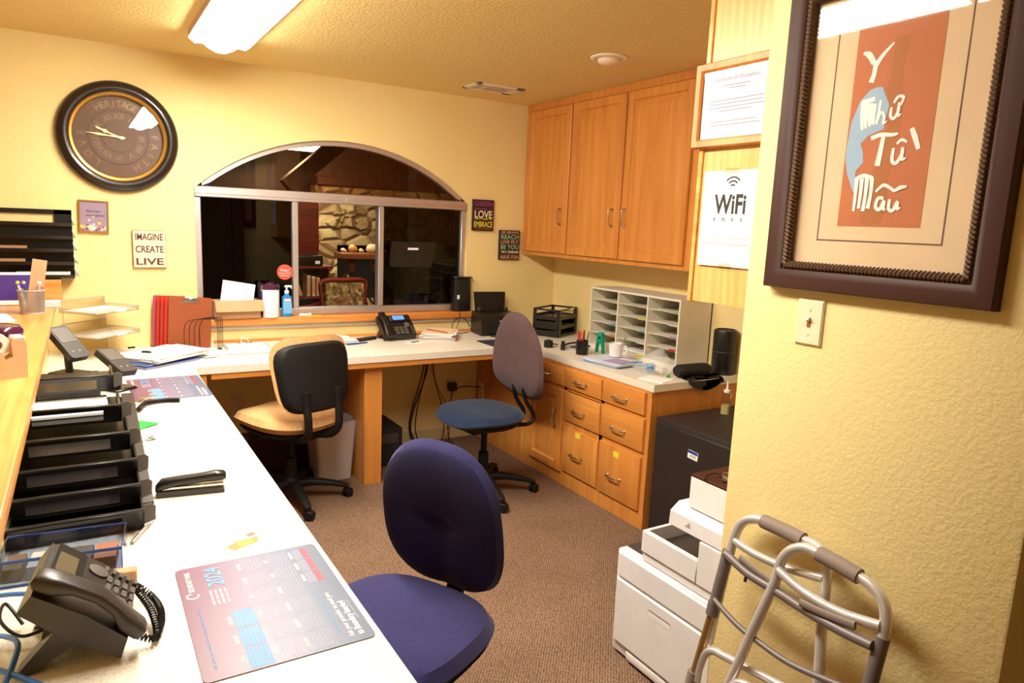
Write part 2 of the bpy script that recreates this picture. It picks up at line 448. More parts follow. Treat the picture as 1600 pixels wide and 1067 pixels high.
def struct(o): o['kind'] = 'structure'; return o
def kids(o): return [c for c in bpy.data.objects if c.parent == o]
def dup(root, label=None):
    r = root.copy(); COL.objects.link(r)
    if label: r['label'] = label
    for c in kids(root):
        d = c.copy(); COL.objects.link(d); d.parent = r
        for g in kids(c):
            e = g.copy(); COL.objects.link(e); e.parent = d
    return r
CT = 0.76      # worktop height
LG = 1.04      # ledge height
H = 2.32       # ceiling

# ------------------------------------------------------------------ the room
WX0, WX1, WZ0, WSP, WAP = -2.437, -0.738, 0.885, 1.63, 1.957   # window opening
def arch_z(x, grow=0.0):
    c, hw, rise = (WX0 + WX1) / 2, (WX1 - WX0) / 2, WAP - WSP
    R = (hw * hw + rise * rise) / (2 * rise)
    return WSP - (R - rise) + math.sqrt(max((R + grow) ** 2 - (x - c) ** 2, 0))
NA = 40
AX = [WX0 + (WX1 - WX0) * i / NA for i in range(NA + 1)]
def room():
    struct(MB().box(-5.6, 0.1, -6.6, 0.0, -0.06, 0.0).build('floor', 'carpet'))
    struct(MB().box(-5.6, 0.1, -6.6, 0.0, H, H + 0.08).build('ceiling', 'ceiling_paint'))
    m = MB(); T = 0.14
    def pr(poly): m.prism(poly, -T, 0, 0, FACE_S())
    pr([(-5.6, 0), (WX0, 0), (WX0, WZ0), (WX0, WSP), (WX0, H), (-5.6, H)])
    pr([(WX1, 0), (0.1, 0), (0.1, H), (WX1, H), (WX1, WSP), (WX1, WZ0)])
    pr([(WX0, 0), (WX1, 0), (WX1, WZ0), (WX0, WZ0)])
    pr([(x, arch_z(x)) for x in AX] + [(WX1, H), (WX0, H)])
    struct(m.build('wall_back', 'wall_paint', angle=20))
    struct(MB().box(0, 0.12, -3.0, 0, 0, H).build('wall_right', 'wall_paint'))
    struct(MB().box(-1.47, 0.12, -3.705, -2.99, 0, H, bev=0.008, seg=2).build('wall_near', 'wall_paint'))
    struct(MB().box(-5.72, -5.6, -6.6, 0.14, 0, H).build('wall_left', 'wall_paint'))
    struct(MB().box(-5.6, 0.12, -6.72, -6.6, 0, H).build('wall_rear', 'wall_paint'))
    struct(MB().box(0.1, 0.22, -6.6, -3.7, 0, H).build('wall_side', 'wall_paint'))
    b = MB(); b.box(-2.48, -1.68, -0.012, -0.0005, 0, 0.085, bev=0.003); struct(b.build('baseboard_back', 'baseboard'))
    b = MB(); b.box(-1.57, -0.64, -0.012, -0.0005, 0, 0.085, bev=0.003); struct(b.build('baseboard_back_right', 'baseboard'))
    # partition below the ledge
    struct(MB().box(-3.27, -3.15, -3.9, 0, 0, 0.998).build('wall_partition', 'wall_paint'))
room()

def window():
    w = bpy.data.objects.new('window_1', None); COL.objects.link(w); struct(w); w.location = (0, 0.05, 0)
    y0, y1 = -0.03, 0.03
    zb, zr0, zr1 = 0.905, 1.585, 1.645
    m = MB()
    m.box(WX0, WX0 + 0.035, y0, y1, zb, zr0, 0, 0.004); m.box(WX1 - 0.035, WX1, y0, y1, zb, zr0, 0, 0.004)
    m.box(WX0, WX1, y0, y1, zb, zb + 0.045, 0, 0.004)
    m.box(WX0, WX1, y0 - 0.012, y1, zr0, zr1, 0, 0.005)
    m.box(WX0, WX1, y0 - 0.016, y0 - 0.006, zr0 + 0.018, zr0 + 0.03, 0, 0.002)
    out = [(x, arch_z(x) - 0.0015) for x in AX]; inn = [(x, max(arch_z(x, -0.028), zr1 + 0.002)) for x in AX]
    vs = [(x, y0, z) for x, z in out] + [(x, y0, z) for x, z in inn] + [(x, y1, z) for x, z in out] + [(x, y1, z) for x, z in inn]
    n = NA + 1; fs = []
    for i in range(NA):
        fs += [[n + i, n + i + 1, i + 1, i], [2 * n + i, 2 * n + i + 1, 3 * n + i + 1, 3 * n + i], [n + i, 3 * n + i, 3 * n + i + 1, n + i + 1]]
    m.add(vs, fs)
    m.build('window_frame', 'alu', w)
    m1, m2 = -1.885, -1.345
    for x in (m1, m2):
        MB().box(x - 0.018, x + 0.018, y0 - 0.004, y1, zb + 0.045, zr0, 0, 0.004).build('mullion', 'alu', w)
    for a, b, mat in ((WX0 + 0.035, m1 - 0.018, 'glass_unlit_tint'), (m1 + 0.018, m2 - 0.018, 'glass_clear'), (m2 + 0.018, WX1 - 0.035, 'glass_unlit_tint')):
        MB().box(a, b, -0.002, 0.002, zb + 0.045, zr0).build('pane', mat, w)
    poly = [(x, arch_z(x, -0.02)) for x in AX if arch_z(x, -0.02) > zr1 + 0.001]
    poly = [(poly[0][0], zr1)] + poly + [(poly[-1][0], zr1)]
    MB().prism(poly, -0.002, 0.002, 0, FACE_S()).build('arch_pane', 'glass_arch', w)
    # painted number on the rail
    MB().text('3', 0.022, FACE_S(-1.58, y0 - 0.018, (zr0 + zr1) / 2 - 0.004), 0, 0.001).build('rail_number', 'white', w)
    s = MB().box(WX0 + 0.01, WX1 + 0.10, -0.045, -0.0005, 0.862, 0.904, 0, 0.004, seg=2)
    s.box(WX0 + 0.001, WX1 - 0.001, -0.002, 0.12, 0.886, 0.904)
    struct(s.build('window_sill', 'sill_wood', None))
    bt = MB().box(WX0 + 0.02, WX1 + 0.09, -0.02, -0.0005, 0.835, 0.861, 0, 0.003)
    struct(bt.build('trim_1', 'trim_grey'))
    # bare wood strip where the worktop meets the wall
    struct(MB().box(-2.36, -0.01, -0.014, -0.0005, CT, CT + 0.016, 0, 0.002).build('trim_2', 'sill_wood'))
window()

# ------------------------------------------------------------------ ceiling fittings
def ceiling_things():
    L = 2.44; y0 = -0.57
    f = thing('fluorescent_light', 'long wraparound fluorescent light glowing on the ceiling', 'ceiling light', (-2.375, y0 - L / 2, H))
    MB().box(-0.07, 0.07, -L / 2, L / 2, -0.03, 0).build('housing', 'vent_white', f)
    prof = [(-0.13, -0.004), (-0.136, -0.03), (-0.112, -0.05), (-0.075, -0.047), (-0.055, -0.062), (-0.02, -0.078), (0.02, -0.078), (0.055, -0.062), (0.075, -0.047), (0.112, -0.05), (0.136, -0.03), (0.13, -0.004)]
    rings = [[(x, y, z) for x, z in prof] for y in (-L / 2, L / 2)]
    MB().loft(rings, 0, None, False, False, closed=False).build('lens', 'lens_glow', f)
    for y in (-L / 2 - 0.006, L / 2):
        m = MB(); m.prism([(x * 1.01, z * 1.02) for x, z in prof], -0.006, 0, 0, FACE_S(0, y, 0))
        m.build('end_cap', 'vent_white', f)
    for x in (-0.138, 0.13):
        MB().box(x, x + 0.008, -L / 2, L / 2, -0.028, 0).build('side_rail', 'pink_label', f)
    d = thing('ceiling_dome', 'round white dome fitting on the ceiling before the upper cabinets', 'ceiling fitting', (-0.755, -1.45, H))
    MB().lathe([(0.03, -0.001), (0.092, -0.001), (0.092, -0.007), (0.085, -0.011), (0.066, -0.012), (0.06, -0.008), (0.03, -0.008)], 32, 0, None, False).build('trim_ring', 'vent_white', d)
    MB().lathe([(0.058, -0.009), (0.057, -0.016), (0.05, -0.026), (0.036, -0.033), (0.012, -0.036), (0.002, -0.0362)], 32).build('dome', 'detector', d)
    v = thing('ceiling_vent', 'white slotted air vent on the ceiling near the back wall', 'air vent', (-0.79, -0.39, H))
    m = MB(); a, b = 0.165, 0.1
    for q in ((-a, a, -b, -b + 0.03), (-a, a, b - 0.03, b), (-a, -a + 0.035, -b, b), (a - 0.06, a, -b, b)): m.box(q[0], q[1], q[2], q[3], -0.009, 0, 0, 0.002)
    m.build('vent_frame', 'vent_white', v)
    MB().box(-a + 0.02, a - 0.03, -b + 0.02, b - 0.02, -0.002, 0).build('duct', 'vent_dark', v)
    m = MB()
    for i in range(8):
        y = -0.06 + i * 0.0171; m.box(-a + 0.03, a - 0.05, y - 0.0015, y + 0.0015, -0.009, -0.0005, 0, 0, TR(0, y, 0) @ RX(0.1) @ TR(0, -y, 0))
    m.box(-0.07, -0.062, -b + 0.03, b - 0.03, -0.009, -0.001)
    m.build('slats', 'vent_white', v)
ceiling_things()

# ------------------------------------------------------------------ built-in furniture
DOOR = [(0, 0), (0, 0.012), (0.005, 0.018), (0.05, 0.018), (0.057, 0.007), (0.064, 0.007), (0.094, 0.0175), (0.096, 0.0175)]
FRONT = [(0, 0), (0, 0.010), (0.003, 0.014), (0.011, 0.016), (0.014, 0.018)]
def bar_handle(parent, M, L, r=0.005, vert=False):
    m = MB(); a = L / 2
    pts = [(-a, 0, 0), (-a, 0, 0.016), (-a + 0.008, 0, 0.026), (-a * 0.5, 0, 0.0275), (a * 0.5, 0, 0.0275), (a - 0.008, 0, 0.026), (a, 0, 0.016), (a, 0, 0)]
    q = RZ(PI / 2) if vert else I4
    m.tube(pts, r, 8, 0, M @ q, up=(0, 1, 0))
    for s in (-a, a): m.cyl((s, 0, 0), (s, 0, 0.003), r * 1.9, None, 12, 0, M @ q)
    return m.build('handle', 'nickel', parent)
def front(parent, name, y0, y1, z0, z1, x, prof, mat, hpos=None, vert=False, L=0.096):
    """a door or drawer front on a face at x, spanning y0..y1 (y1 < y0)"""
    w, h = abs(y1 - y0), z1 - z0
    M = FACE_W(0, 0, 0)
    o = MB().rectloft(w, h, prof, 0, M).build(name, mat, parent, (x, (y0 + y1) / 2, (z0 + z1) / 2))
    if hpos:
        hp = (hpos[0] - (y0 + y1) / 2, hpos[1] - (z0 + z1) / 2)
        bar_handle(o, FACE_W(-prof[-1][1], hp[0], hp[1]), L, 0.0045, vert)
    return o
def upper_cabinet():
    c = thing('wall_cabinet', 'honey oak three-door cabinet hung on the wall above the mail sorter', 'cabinet', (0, -0.9, 1.30))
    oy, oz = 0.9, -1.30
    m = MB(); m.box(-0.275, -0.001, -1.80 + oy, -0.002 + oy, 1.315 + oz, H - 0.001 + oz); m.build('body', 'wood_z', c)
    m = MB()
    fx = -0.29
    for a, b, z0, z1 in ((-1.80, -0.002, 2.275, H - 0.001), (-1.80, -0.002, 1.302, 1.34), (-0.05, -0.002, 1.34, 2.275), (-0.565, -0.535, 1.34, 2.275), (-1.085, -1.05, 1.34, 2.275), (-1.80, -1.575, 1.34, 2.275)):
        m.box(fx, -0.275, a + oy, b + oy, z0 + oz, z1 + oz)
    m.build('face_frame', 'wood_z', c)
    mm = MB().box(-0.275, -0.001, -1.80 + oy, -0.002 + oy, 1.302 + oz, 1.3145 + oz); mm.build('bottom_panel', 'wood_y', c)
    for y0, y1, hy in ((-0.045, -0.541, -0.468), (-0.559, -1.064, -1.0), (-1.078, -1.592, -1.118)):
        front(c, 'door', y0 + oy, y1 + oy, 1.328 + oz, 2.27 + oz, fx - 0.0005, DOOR, 'wood_z', (hy + oy, 1.57 + oz), True)
upper_cabinet()
def base_cabinet():
    c = thing('base_cabinet', 'honey oak base cabinet of drawers under the worktop with the mail sorter', 'cabinet', (0, -0.9, 0))
    oy = 0.9; fx = -0.628
    m = MB(); m.box(fx + 0.018, -0.001, -1.785 + oy, -0.002 + oy, 0.0, 0.722); m.build('body', 'wood_z', c)
    m = MB()
    for a, b, z0, z1 in ((-1.785, -0.002, 0, 0.088), (-1.785, -0.66, 0.69, 0.722), (-1.785, -1.745, 0.088, 0.69), (-1.43, -1.40, 0.088, 0.69), (-1.09, -1.06, 0.088, 0.69), (-0.74, -0.66, 0.088, 0.69), (-0.66, -0.44, 0.088, 0.722), (-0.43, -0.22, 0.088, 0.722), (-0.21, -0.002, 0.088, 0.722), (-1.745, -0.74, 0.573, 0.597), (-1.745, -1.09, 0.352, 0.40)):
        m.box(fx, fx + 0.018, a + oy, b + oy, z0, z1, 0, 0.0015)
    m.build('face_frame', 'wood_z', c)
    X = fx - 0.0005
    def d(nm, y0, y1, z0, z1, hy=None, hz=None, prof=FRONT, mat='wood_y', vert=False):
        o = front(c, nm, y0 + oy, y1 + oy, z0, z1, X, prof, mat, None if hy is None else (hy + oy, hz), vert)
        return o
    d('drawer', -0.733, -1.068, 0.594, 0.700, -0.90, 0.645)
    d('door', -0.727, -1.068, 0.078, 0.573, -1.016, 0.40, DOOR, 'wood_z', True)
    d('drawer', -1.08, -1.412, 0.594, 0.706, -1.24, 0.648)
    d('drawer', -1.084, -1.412, 0.402, 0.570, -1.235, 0.477)
    a = d('drawer', -1.086, -1.412, 0.096, 0.362, -1.235, 0.222, mat='wood_z')
    d('drawer', -1.422, -1.752, 0.594, 0.712, -1.575, 0.645)
    d('drawer', -1.424, -1.758, 0.404, 0.576, -1.575, 0.477)
    b = d('drawer', -1.424, -1.752, 0.093, 0.376, -1.565, 0.213, mat='wood_z')
    for o, y, z in ((a, -1.238, 0.345), (b, -1.572, 0.338)):
        oc = o.location
        m = MB(); m.rrect(0.044, 0.03, 0.002, 0, 0.001, 0, FACE_W(-0.018, y + oy - oc.y, z - oc.z)); m.build('sticky_label', 'yellow_label', o)
base_cabinet()
def worktop():
    o = thing('worktop', 'U-shaped speckled cream laminate worktop running along both walls and the ledge', 'worktop', (-1.6, -0.6, CT))
    P = [(-3.149, -3.8), (-2.548, -3.8), (-2.548, -0.661), (-0.631, -0.661), (-0.631, -1.80), (-0.001, -1.80), (-0.001, -0.001), (-3.149, -0.001)]
    MB().prism([(x + 1.6, y + 0.6) for x, y in P], -0.037, 0.0).build('top', 'laminate', o)
    m = MB(); m.box(-2.47 + 1.6, -0.64 + 1.6, -0.655 + 0.6, -0.635 + 0.6, -0.067, -0.0375); m.build('apron', 'wood_x', o)
    m = MB(); m.box(-1.675 + 1.6, -1.572 + 1.6, -0.705 + 0.09 + 0.6, -0.002 + 0.6, -CT, -0.0675, 0, 0.002)
    m.build('support_post', 'wood_z', o)
    m = MB(); m.box(-2.60 + 1.6, -2.49 + 1.6, -0.65 + 0.6, -0.54 + 0.6, -CT, -0.0375, 0, 0.002); m.build('support_post', 'wood_z', o)
    for y in (-1.9, -3.6):
        MB().box(-3.149 + 1.6, -2.64 + 1.6, y + 0.6, y + 0.02 + 0.6, -CT, -0.0375).build('support_panel', 'wood_z', o)
worktop()
def ledge():
    o = thing('counter_ledge', 'raised honey wood ledge above the worktop with the black trays', 'counter', (-3.3, -1.9, LG))
    MB().box(-0.45, 0.2, -2.1, 1.899, -0.04, 0, 0, 0.005, seg=2).build('ledge_board', 'ledge_wood', o)
    tag(MB().box(-0.45, 0.225, -0.06, 0.06, 0, 0.098, 0, 0.003).build('riser_board', 'ledge_wood_x', None, (-3.3, -0.0615, LG)), 'honey wood riser on the ledge under the black wall file rack', 'board')
ledge()
def over_cabinet():
    c = thing('overhead_cabinet', 'pale oak cabinet end panel hung beside the yellow wall above the white printer', 'cabinet', (-0.7, -2.83, 1.292))
    MB().box(-1.352 + 0.7, 0.69, -0.158, 0.14, 0, H - 1.293).build('body', 'ply', c)
    MB().box(-1.358 + 0.7, 0.69, 0.1405, 0.158, -0.004, H - 1.293, 0, 0.002).build('face_frame', 'ledge_wood', c)
over_cabinet()

# ------------------------------------------------------------------ chairs
def pad(m, a, b, tt, tb, e=2.6, p=3.0, deform=None, M=None, mi=0, n=48, rings=10, taper=0.0):
    """upholstered pad: superellipse outline a x b, thickness tt above and tb below"""
    ang = [2 * PI * i / n for i in range(n)]
    def pt(rho, th, z):
        c, s = math.cos(th), math.sin(th)
        r = 1.0 / ((abs(c) ** e + abs(s) ** e) ** (1 / e))
        x, y = a * r * rho * c, b * r * rho * s
        x *= 1 - taper * (y / b)
        q = (x, y, z)
        return deform(*q) if deform else q
    R = []
    for j in range(rings + 1):
        rho = 0.02 + 0.98 * (j / rings) ** 0.8
        R.append([pt(rho, t, -tb * (1 - rho ** p) ** (1 / p) if rho < 1 else 0) for t in ang])
    R2 = []
    for j in range(rings, -1, -1):
        rho = 0.02 + 0.98 * (j / rings) ** 0.8
        R2.append([pt(rho, t, tt * (1 - rho ** p) ** (1 / p) if rho < 1 else 0) for t in ang])
    m.loft(R + R2[1:], mi, M, True, True)
    return m
def star_base(t, a0, R=0.29, mat='chair_black', colh=0.36):
    MB().lathe([(0.034, 0.075), (0.042, 0.08), (0.044, 0.12), (0.03, 0.135), (0.028, 0.24), (0.017, 0.245), (0.017, colh), (0.03, colh)], 20).build('lift_column', mat, t)
    for k in range(5):
        a = a0 + 2 * PI * k / 5
        M = RZ(a)
        m = MB(); rings = []
        for x, z, w, h in ((0.03, 0.098, 0.032, 0.022), (0.12, 0.1, 0.027, 0.018), (0.22, 0.085, 0.022, 0.014), (R - 0.01, 0.07, 0.02, 0.011), (R + 0.012, 0.064, 0.014, 0.008)):
            rings.append([(x, y * 1.0, z + q) for y, q in [(c[0], c[1]) for c in rr(2 * w, 2 * h, h * 0.8, 3)]])
        m.loft(rings, 0, M); m.build('leg', mat, t)
        m = MB(); c = TR(R * math.cos(a), R * math.sin(a), 0) @ RZ(a + 0.9)
        for s in (-1, 1):
            m.lathe([(0.006, -0.008), (0.022, -0.008), (0.026, -0.004), (0.026, 0.004), (0.022, 0.008), (0.006, 0.008)], 20, 0, c @ TR(0.008, s * 0.0125, 0.0265) @ RX(PI / 2))
        m.cyl((0, 0, 0.03), (0, 0, 0.062), 0.008, None, 10, 0, c)
        m.box(-0.02, 0.016, -0.006, 0.006, 0.028, 0.05, 0, 0.004, c)
        m.build('caster', mat, t)
def tan_chair():
    t = thing('office_chair', 'tan cushioned office chair with black shell back facing the window desk', 'chair', (-2.09, -0.645, 0), math.radians(18))
    def seat_d(x, y, z):
        k = (x / 0.24) ** 2
        z2 = z + 0.022 * k - 0.035 * max(0, (y - 0.08) / 0.16) ** 2 + (0.022 * math.exp(-(x / 0.07) ** 2) * max(0, (y + 0.02) / 0.25) if z > 0 else 0)
        return (x, y, z2)
    s = pad(MB(), 0.25, 0.245, 0.06, 0.05, 3.0, 2.6, seat_d).build('seat', 'tan_leather', t, (0, 0.01, 0.455))
    pad(MB(), 0.225, 0.22, 0.012, 0.03, 3.0, 4.0, lambda x, y, z: (x, y, z + 0.02 * (x / 0.24) ** 2 - 0.03 * max(0, (y - 0.08) / 0.16) ** 2)).build('seat_pan', 'chair_black', s, (0, 0, -0.04))
    q = RX(math.radians(90 - 8))
    def bd(x, y, z): return (x, y, z - 0.9 * x * x)
    b = pad(MB(), 0.214, 0.19, 0.0, 0.05, 4.2, 3.0, bd, q, taper=-0.09).build('backrest', 'tan_leather', t, (-0.008, -0.245, 0.735))
    # cushion bulges forward (+y), shell sits behind it
    pad(MB(), 0.204, 0.172, 0.026, 0.004, 4.6, 6.0, bd, q, taper=-0.09).build('back_shell', 'chair_black', b, (0.006, -0.008, -0.014))
    for x in (-0.09, 0.09):
        m = MB(); P = smooth_path([(x, -0.288, 0.66), (x, -0.292, 0.585), (x, -0.302, 0.52), (x * 0.95, -0.295, 0.45), (x * 0.85, -0.24, 0.405), (x * 0.6, -0.14, 0.39)], 5)
        m.tube(P, 0.021, 10, 0, flat=0.8); m.build('back_bar', 'chair_black', t)
    MB().box(-0.1, 0.1, -0.16, 0.12, 0.365, 0.402, 0, 0.012, seg=2).build('mechanism', 'chair_black', t)
    MB().tube([(-0.1, 0.02, 0.38), (-0.2, 0.03, 0.382), (-0.27, 0.035, 0.385)], [0.006, 0.006, 0.012], 8).build('lever', 'chair_black', t)
    star_base(t, math.radians(-88 - 18))
tan_chair()
def blue_seat_chair():
    t = thing('office_chair', 'office chair with tall mauve back and blue seat beside the drawers', 'chair', (-1.11, -0.985, 0), math.radians(97))
    s = pad(MB(), 0.245, 0.225, 0.04, 0.03, 2.5, 3.0, lambda x, y, z: (x, y, z - 0.03 * max(0, (y - 0.1) / 0.13) ** 2)).build('seat', 'blue_fabric', t, (0, 0.03, 0.465))
    pad(MB(), 0.225, 0.205, 0.0, 0.028, 2.5, 5).build('seat_pan', 'chair_black', s, (0, 0, -0.025))
    q = RX(math.radians(90 - 12))
    def bd(x, y, z): return (x, y, z - 0.55 * x * x + 0.10 * math.exp(-((y + 0.12) / 0.12) ** 2) * (-0.28))
    b = pad(MB(), 0.225, 0.262, 0.022, 0.045, 2.25, 2.6, bd, q, taper=0.16).build('backrest', 'mauve_fabric', t, (0, -0.255, 0.765))
    for x in (-0.045, 0.045):
        m = MB(); P = smooth_path([(x, -0.235, 0.60), (x, -0.24, 0.55), (x, -0.27, 0.49), (x, -0.31, 0.44), (x, -0.32, 0.40), (x * 0.9, -0.29, 0.37), (x * 0.8, -0.2, 0.375), (x * 0.7, -0.08, 0.395)], 5)
        m.tube(P, 0.012, 10); m.build('back_bar', 'chair_black', t)
    MB().box(-0.09, 0.09, -0.1, 0.14, 0.375, 0.412, 0, 0.012, seg=2).build('mechanism', 'chair_black', t)
    MB().cyl((0.02, -0.14, 0.37), (0.02, -0.14, 0.335), 0.014, 0.02, 12).build('tilt_knob', 'dark_grey', t)
    star_base(t, math.radians(-98 - 97))
blue_seat_chair()
def navy_chair():
    t = thing('office_chair', 'navy blue fabric office chair pulled up to the long worktop with the calendar', 'chair', (-2.325, -2.665, 0), math.radians(118))
    s = pad(MB(), 0.245, 0.235, 0.045, 0.045, 3.0, 3.4, lambda x, y, z: (x, y, z - 0.025 * max(0, (y - 0.1) / 0.14) ** 2)).build('seat', 'navy_fabric', t, (0, 0, 0.432))
    pad(MB(), 0.235, 0.225, 0.0, 0.03, 3.0, 6).build('seat_pan', 'black_matte', s, (0, 0, -0.025))
    q = RX(math.radians(90 - 9))
    def bd(x, y, z):
        z2 = z - 0.6 * x * x
        if z < 0: z2 += 0.012 * math.exp(-((y + 0.0) / 0.02) ** 2 - (x / 0.05) ** 2) + 0.012 * math.exp(-(x / 0.05) ** 2) * (1 if y < 0 else math.exp(-(y / 0.05) ** 2))
        return (x, y, z2)
    b = pad(MB(), 0.208, 0.236, 0.012, 0.05, 2.6, 2.8, bd, q, n=64, rings=16, taper=0.03).build('backrest', 'navy_fabric', t, (0.012, -0.245, 0.664))
    pad(MB(), 0.199, 0.226, 0.03, 0.0, 2.6, 6.0, bd, q, taper=0.03).build('back_shell', 'black_matte', b, (0, -0.004, 0))
    m = MB(); P = smooth_path([(0, -0.28, 0.6), (0, -0.285, 0.5), (0, -0.285, 0.43), (0, -0.25, 0.385), (0, -0.12, 0.375)], 5)
    m.tube(P, 0.032, 10, 0, flat=0.45, up=(1, 0, 0)); m.build('back_bar', 'black_matte', t)
    MB().box(-0.09, 0.09, -0.13, 0.12, 0.345, 0.38, 0, 0.012, seg=2).build('mechanism', 'black_matte', t)
    star_base(t, 0.3, colh=0.345)
navy_chair()

# ------------------------------------------------------------------ on the back wall
def clock():
    t = thing('wall_clock', 'large round dark clock with bronze face on the yellow wall', 'clock', (-2.787, 0, 1.862))
    F = FACE_S(); R = 0.279
    MB().lathe([(R - 0.07, 0.002), (R - 0.012, 0.001), (R, 0.012), (R - 0.002, 0.024), (R - 0.014, 0.036), (R - 0.03, 0.042), (R - 0.04, 0.044), (R - 0.055, 0.038), (R - 0.064, 0.03), (R - 0.064, 0.004)], 72, 0, F, False).build('rim', 'clock_rim', t)
    MB().lathe([(R - 0.064, 0.02), (R - 0.056, 0.040), (R - 0.062, 0.046), (R - 0.072, 0.043), (R - 0.077, 0.03), (R - 0.077, 0.02)], 72, 0, F, False).build('gold_ring', 'clock_gold', t)
    m = MB(); r2 = R - 0.07
    m.lathe([(r2, 0.004), (r2, 0.016), (r2 * 0.66, 0.018), (r2 * 0.655, 0.0205), (r2 * 0.645, 0.0205), (r2 * 0.64, 0.0185), (r2 * 0.36, 0.0185), (r2 * 0.355, 0.0205), (r2 * 0.34, 0.0205), (0.003, 0.019)], 64, 0, F)
    nums = ['XII', 'I', 'II', 'III', 'IIII', 'V', 'VI', 'VII', 'VIII', 'IX', 'X', 'XI']
    for k, s in enumerate(nums):
        a = PI / 2 - k * PI / 6
        m.text(s, 0.03, F @ TR(0, 0, 0.0188) @ RZ(a - PI / 2) @ TR(0, r2 * 0.5, 0), 1, 0.001)
    def word(w, a0, a1):
        for k, ch in enumerate(w):
            a = math.radians(a0 + (a1 - a0) * k / (len(w) - 1))
            m.text(ch, 0.034, F @ TR(0, 0, 0.0165) @ RZ(a - PI / 2) @ TR(0, r2 * 0.8, 0), 1, 0.0012)
    word('HERITAGE', 122, 62); word('FAITH', 4, -62); word('LOVE', 232, 176)
    m.build('face', ['clock_face', 'clock_letters'], t)
    m = MB(); a = math.radians(180 - 23)
    m.stroke([(0.02 * -1, 0), (0.02, 0), (0.05, 0), (0.066, 0), (0.08, 0), (0.1, 0), (0.112, 0)], [0.012, 0.008, 0.006, 0.02, 0.008, 0.011, 0.002], 0.024, 0, F @ RZ(a)); m.build('hour_hand', 'clock_hand', t)
    m = MB(); a = math.radians(180 - 5)
    m.stroke([(-0.03, 0), (-0.015, 0), (0, 0), (0.05, 0), (0.09, 0), (0.11, 0), (0.145, 0)], [0.004, 0.016, 0.008, 0.006, 0.013, 0.007, 0.002], 0.027, 0, F @ RZ(a)); m.build('minute_hand', 'clock_hand', t)
    MB().lathe([(R - 0.072, 0.033), (R - 0.072, 0.034), (0.1, 0.037), (0.002, 0.038)], 64, 0, F, False).build('glass', 'glass_clock', t)
clock()
def sign(name, label, x0, x1, z0, z1, mats, rows, th=0.02, edge=None, tilt=0):
    """rows: (text, centre height 0..1, letter height, material index, width fraction)"""
    t = thing(name, label, 'sign', ((x0 + x1) / 2, -0.0005, (z0 + z1) / 2))
    w, h = x1 - x0, z1 - z0; m = MB(); F = FACE_S() @ RZ(tilt)
    m.box(-w / 2, w / 2, -h / 2, h / 2, 0, th - 0.001, len(mats) - 1, 0.002, F)
    m.rectloft(w - 0.004, h - 0.004, [(0, th - 0.0011), (0, th)], 0, F)
    for tx, yc, sz, mi, wf in rows:
        m.text(tx, sz, F @ TR(0, (yc - 0.5) * h, th), mi, 0.0006, w * wf, bold=0.02)
    return m.build('board', mats, t)
sign('word_sign', 'pale wooden sign reading imagine create live on the yellow wall', -2.748, -2.588, 1.193, 1.392, ['sign_pink', 'sign_brown', 'sign_edge'],
     [('IMAGINE', 0.83, 0.036, 1, 0.82), ('CREATE', 0.5, 0.036, 1, 0.84), ('LIVE', 0.17, 0.036, 1, 0.82)])
sign('word_sign', 'dark sign reading cherish love embrace just beside the arched window', -0.708, -0.545, 1.455, 1.664, ['sign_dark', 's_purple', 's_yellow', 's_cream', 'sign_edge', 'sign_dark'],
     [('CHERISH', 0.87, 0.034, 1, 0.86), ('FAMILY', 0.70, 0.012, 1, 0.8), ('LOVE', 0.53, 0.05, 3, 0.84), ('DON\u2019T FORGET TO', 0.38, 0.011, 2, 0.82), ('EMBRACE', 0.21, 0.038, 2, 0.88), ('EVERY MOMENT', 0.07, 0.012, 4, 0.8)])
sign('word_sign', 'small dark sign crowded with words, next to the upper cabinet', -0.49, -0.325, 1.258, 1.465, ['sign_dark', 's_salmon', 's_green', 's_cream', 'sign_dark'],
     [('BE BRAVE', 0.93, 0.018, 1, 0.84), ('REACH', 0.78, 0.032, 2, 0.88), ('LIVE FLY', 0.61, 0.026, 1, 0.88), ('BE YOU', 0.44, 0.03, 2, 0.88), ('TRY DREAM', 0.27, 0.018, 3, 0.86), ('HAVE FUN', 0.1, 0.028, 1, 0.88)])
def small_picture():
    t = thing('picture_frame', 'small picture of flowers in a thin gold frame under the clock', 'picture', (-2.918, -0.0005, 1.454))
    F = FACE_S() @ RZ(-0.03); w, h = 0.135, 0.165
    MB().rectloft(w, h, [(0, 0), (0, 0.016), (0.002, 0.018), (0.006, 0.018), (0.008, 0.012)], 0, F, True, False).build('frame', 'clock_gold', t)
    m = MB(); m.box(-w / 2 + 0.006, w / 2 - 0.006, -h / 2 + 0.006, h / 2 - 0.006, 0.008, 0.0115, 0, 0, F)
    rnd = random.Random(3); cols = [1, 2, 3, 4, 5]
    for k in range(46):
        x = rnd.uniform(-0.055, 0.055); y = -0.073 + abs(rnd.gauss(0, 0.022)); r = rnd.uniform(0.003, 0.008)
        m.prism([(x + r * math.cos(a * PI / 3), y + r * math.sin(a * PI / 3)) for a in range(6)], 0.0115, 0.0117 + k * 1e-5, rnd.choice(cols), F)
    m.text('Bloom where', 0.013, F @ TR(0, 0.028, 0.0118), 6, 0.0005, 0.06); m.text('you are planted', 0.013, F @ TR(0.006, 0.008, 0.0118), 6, 0.0005, 0.085)
    m.build('print', ['flower_mix', 'mat_maroon', 's_salmon', 'ink_white', 's_yellow', 'sticker_red', 'sign_dark'], t)
small_picture()
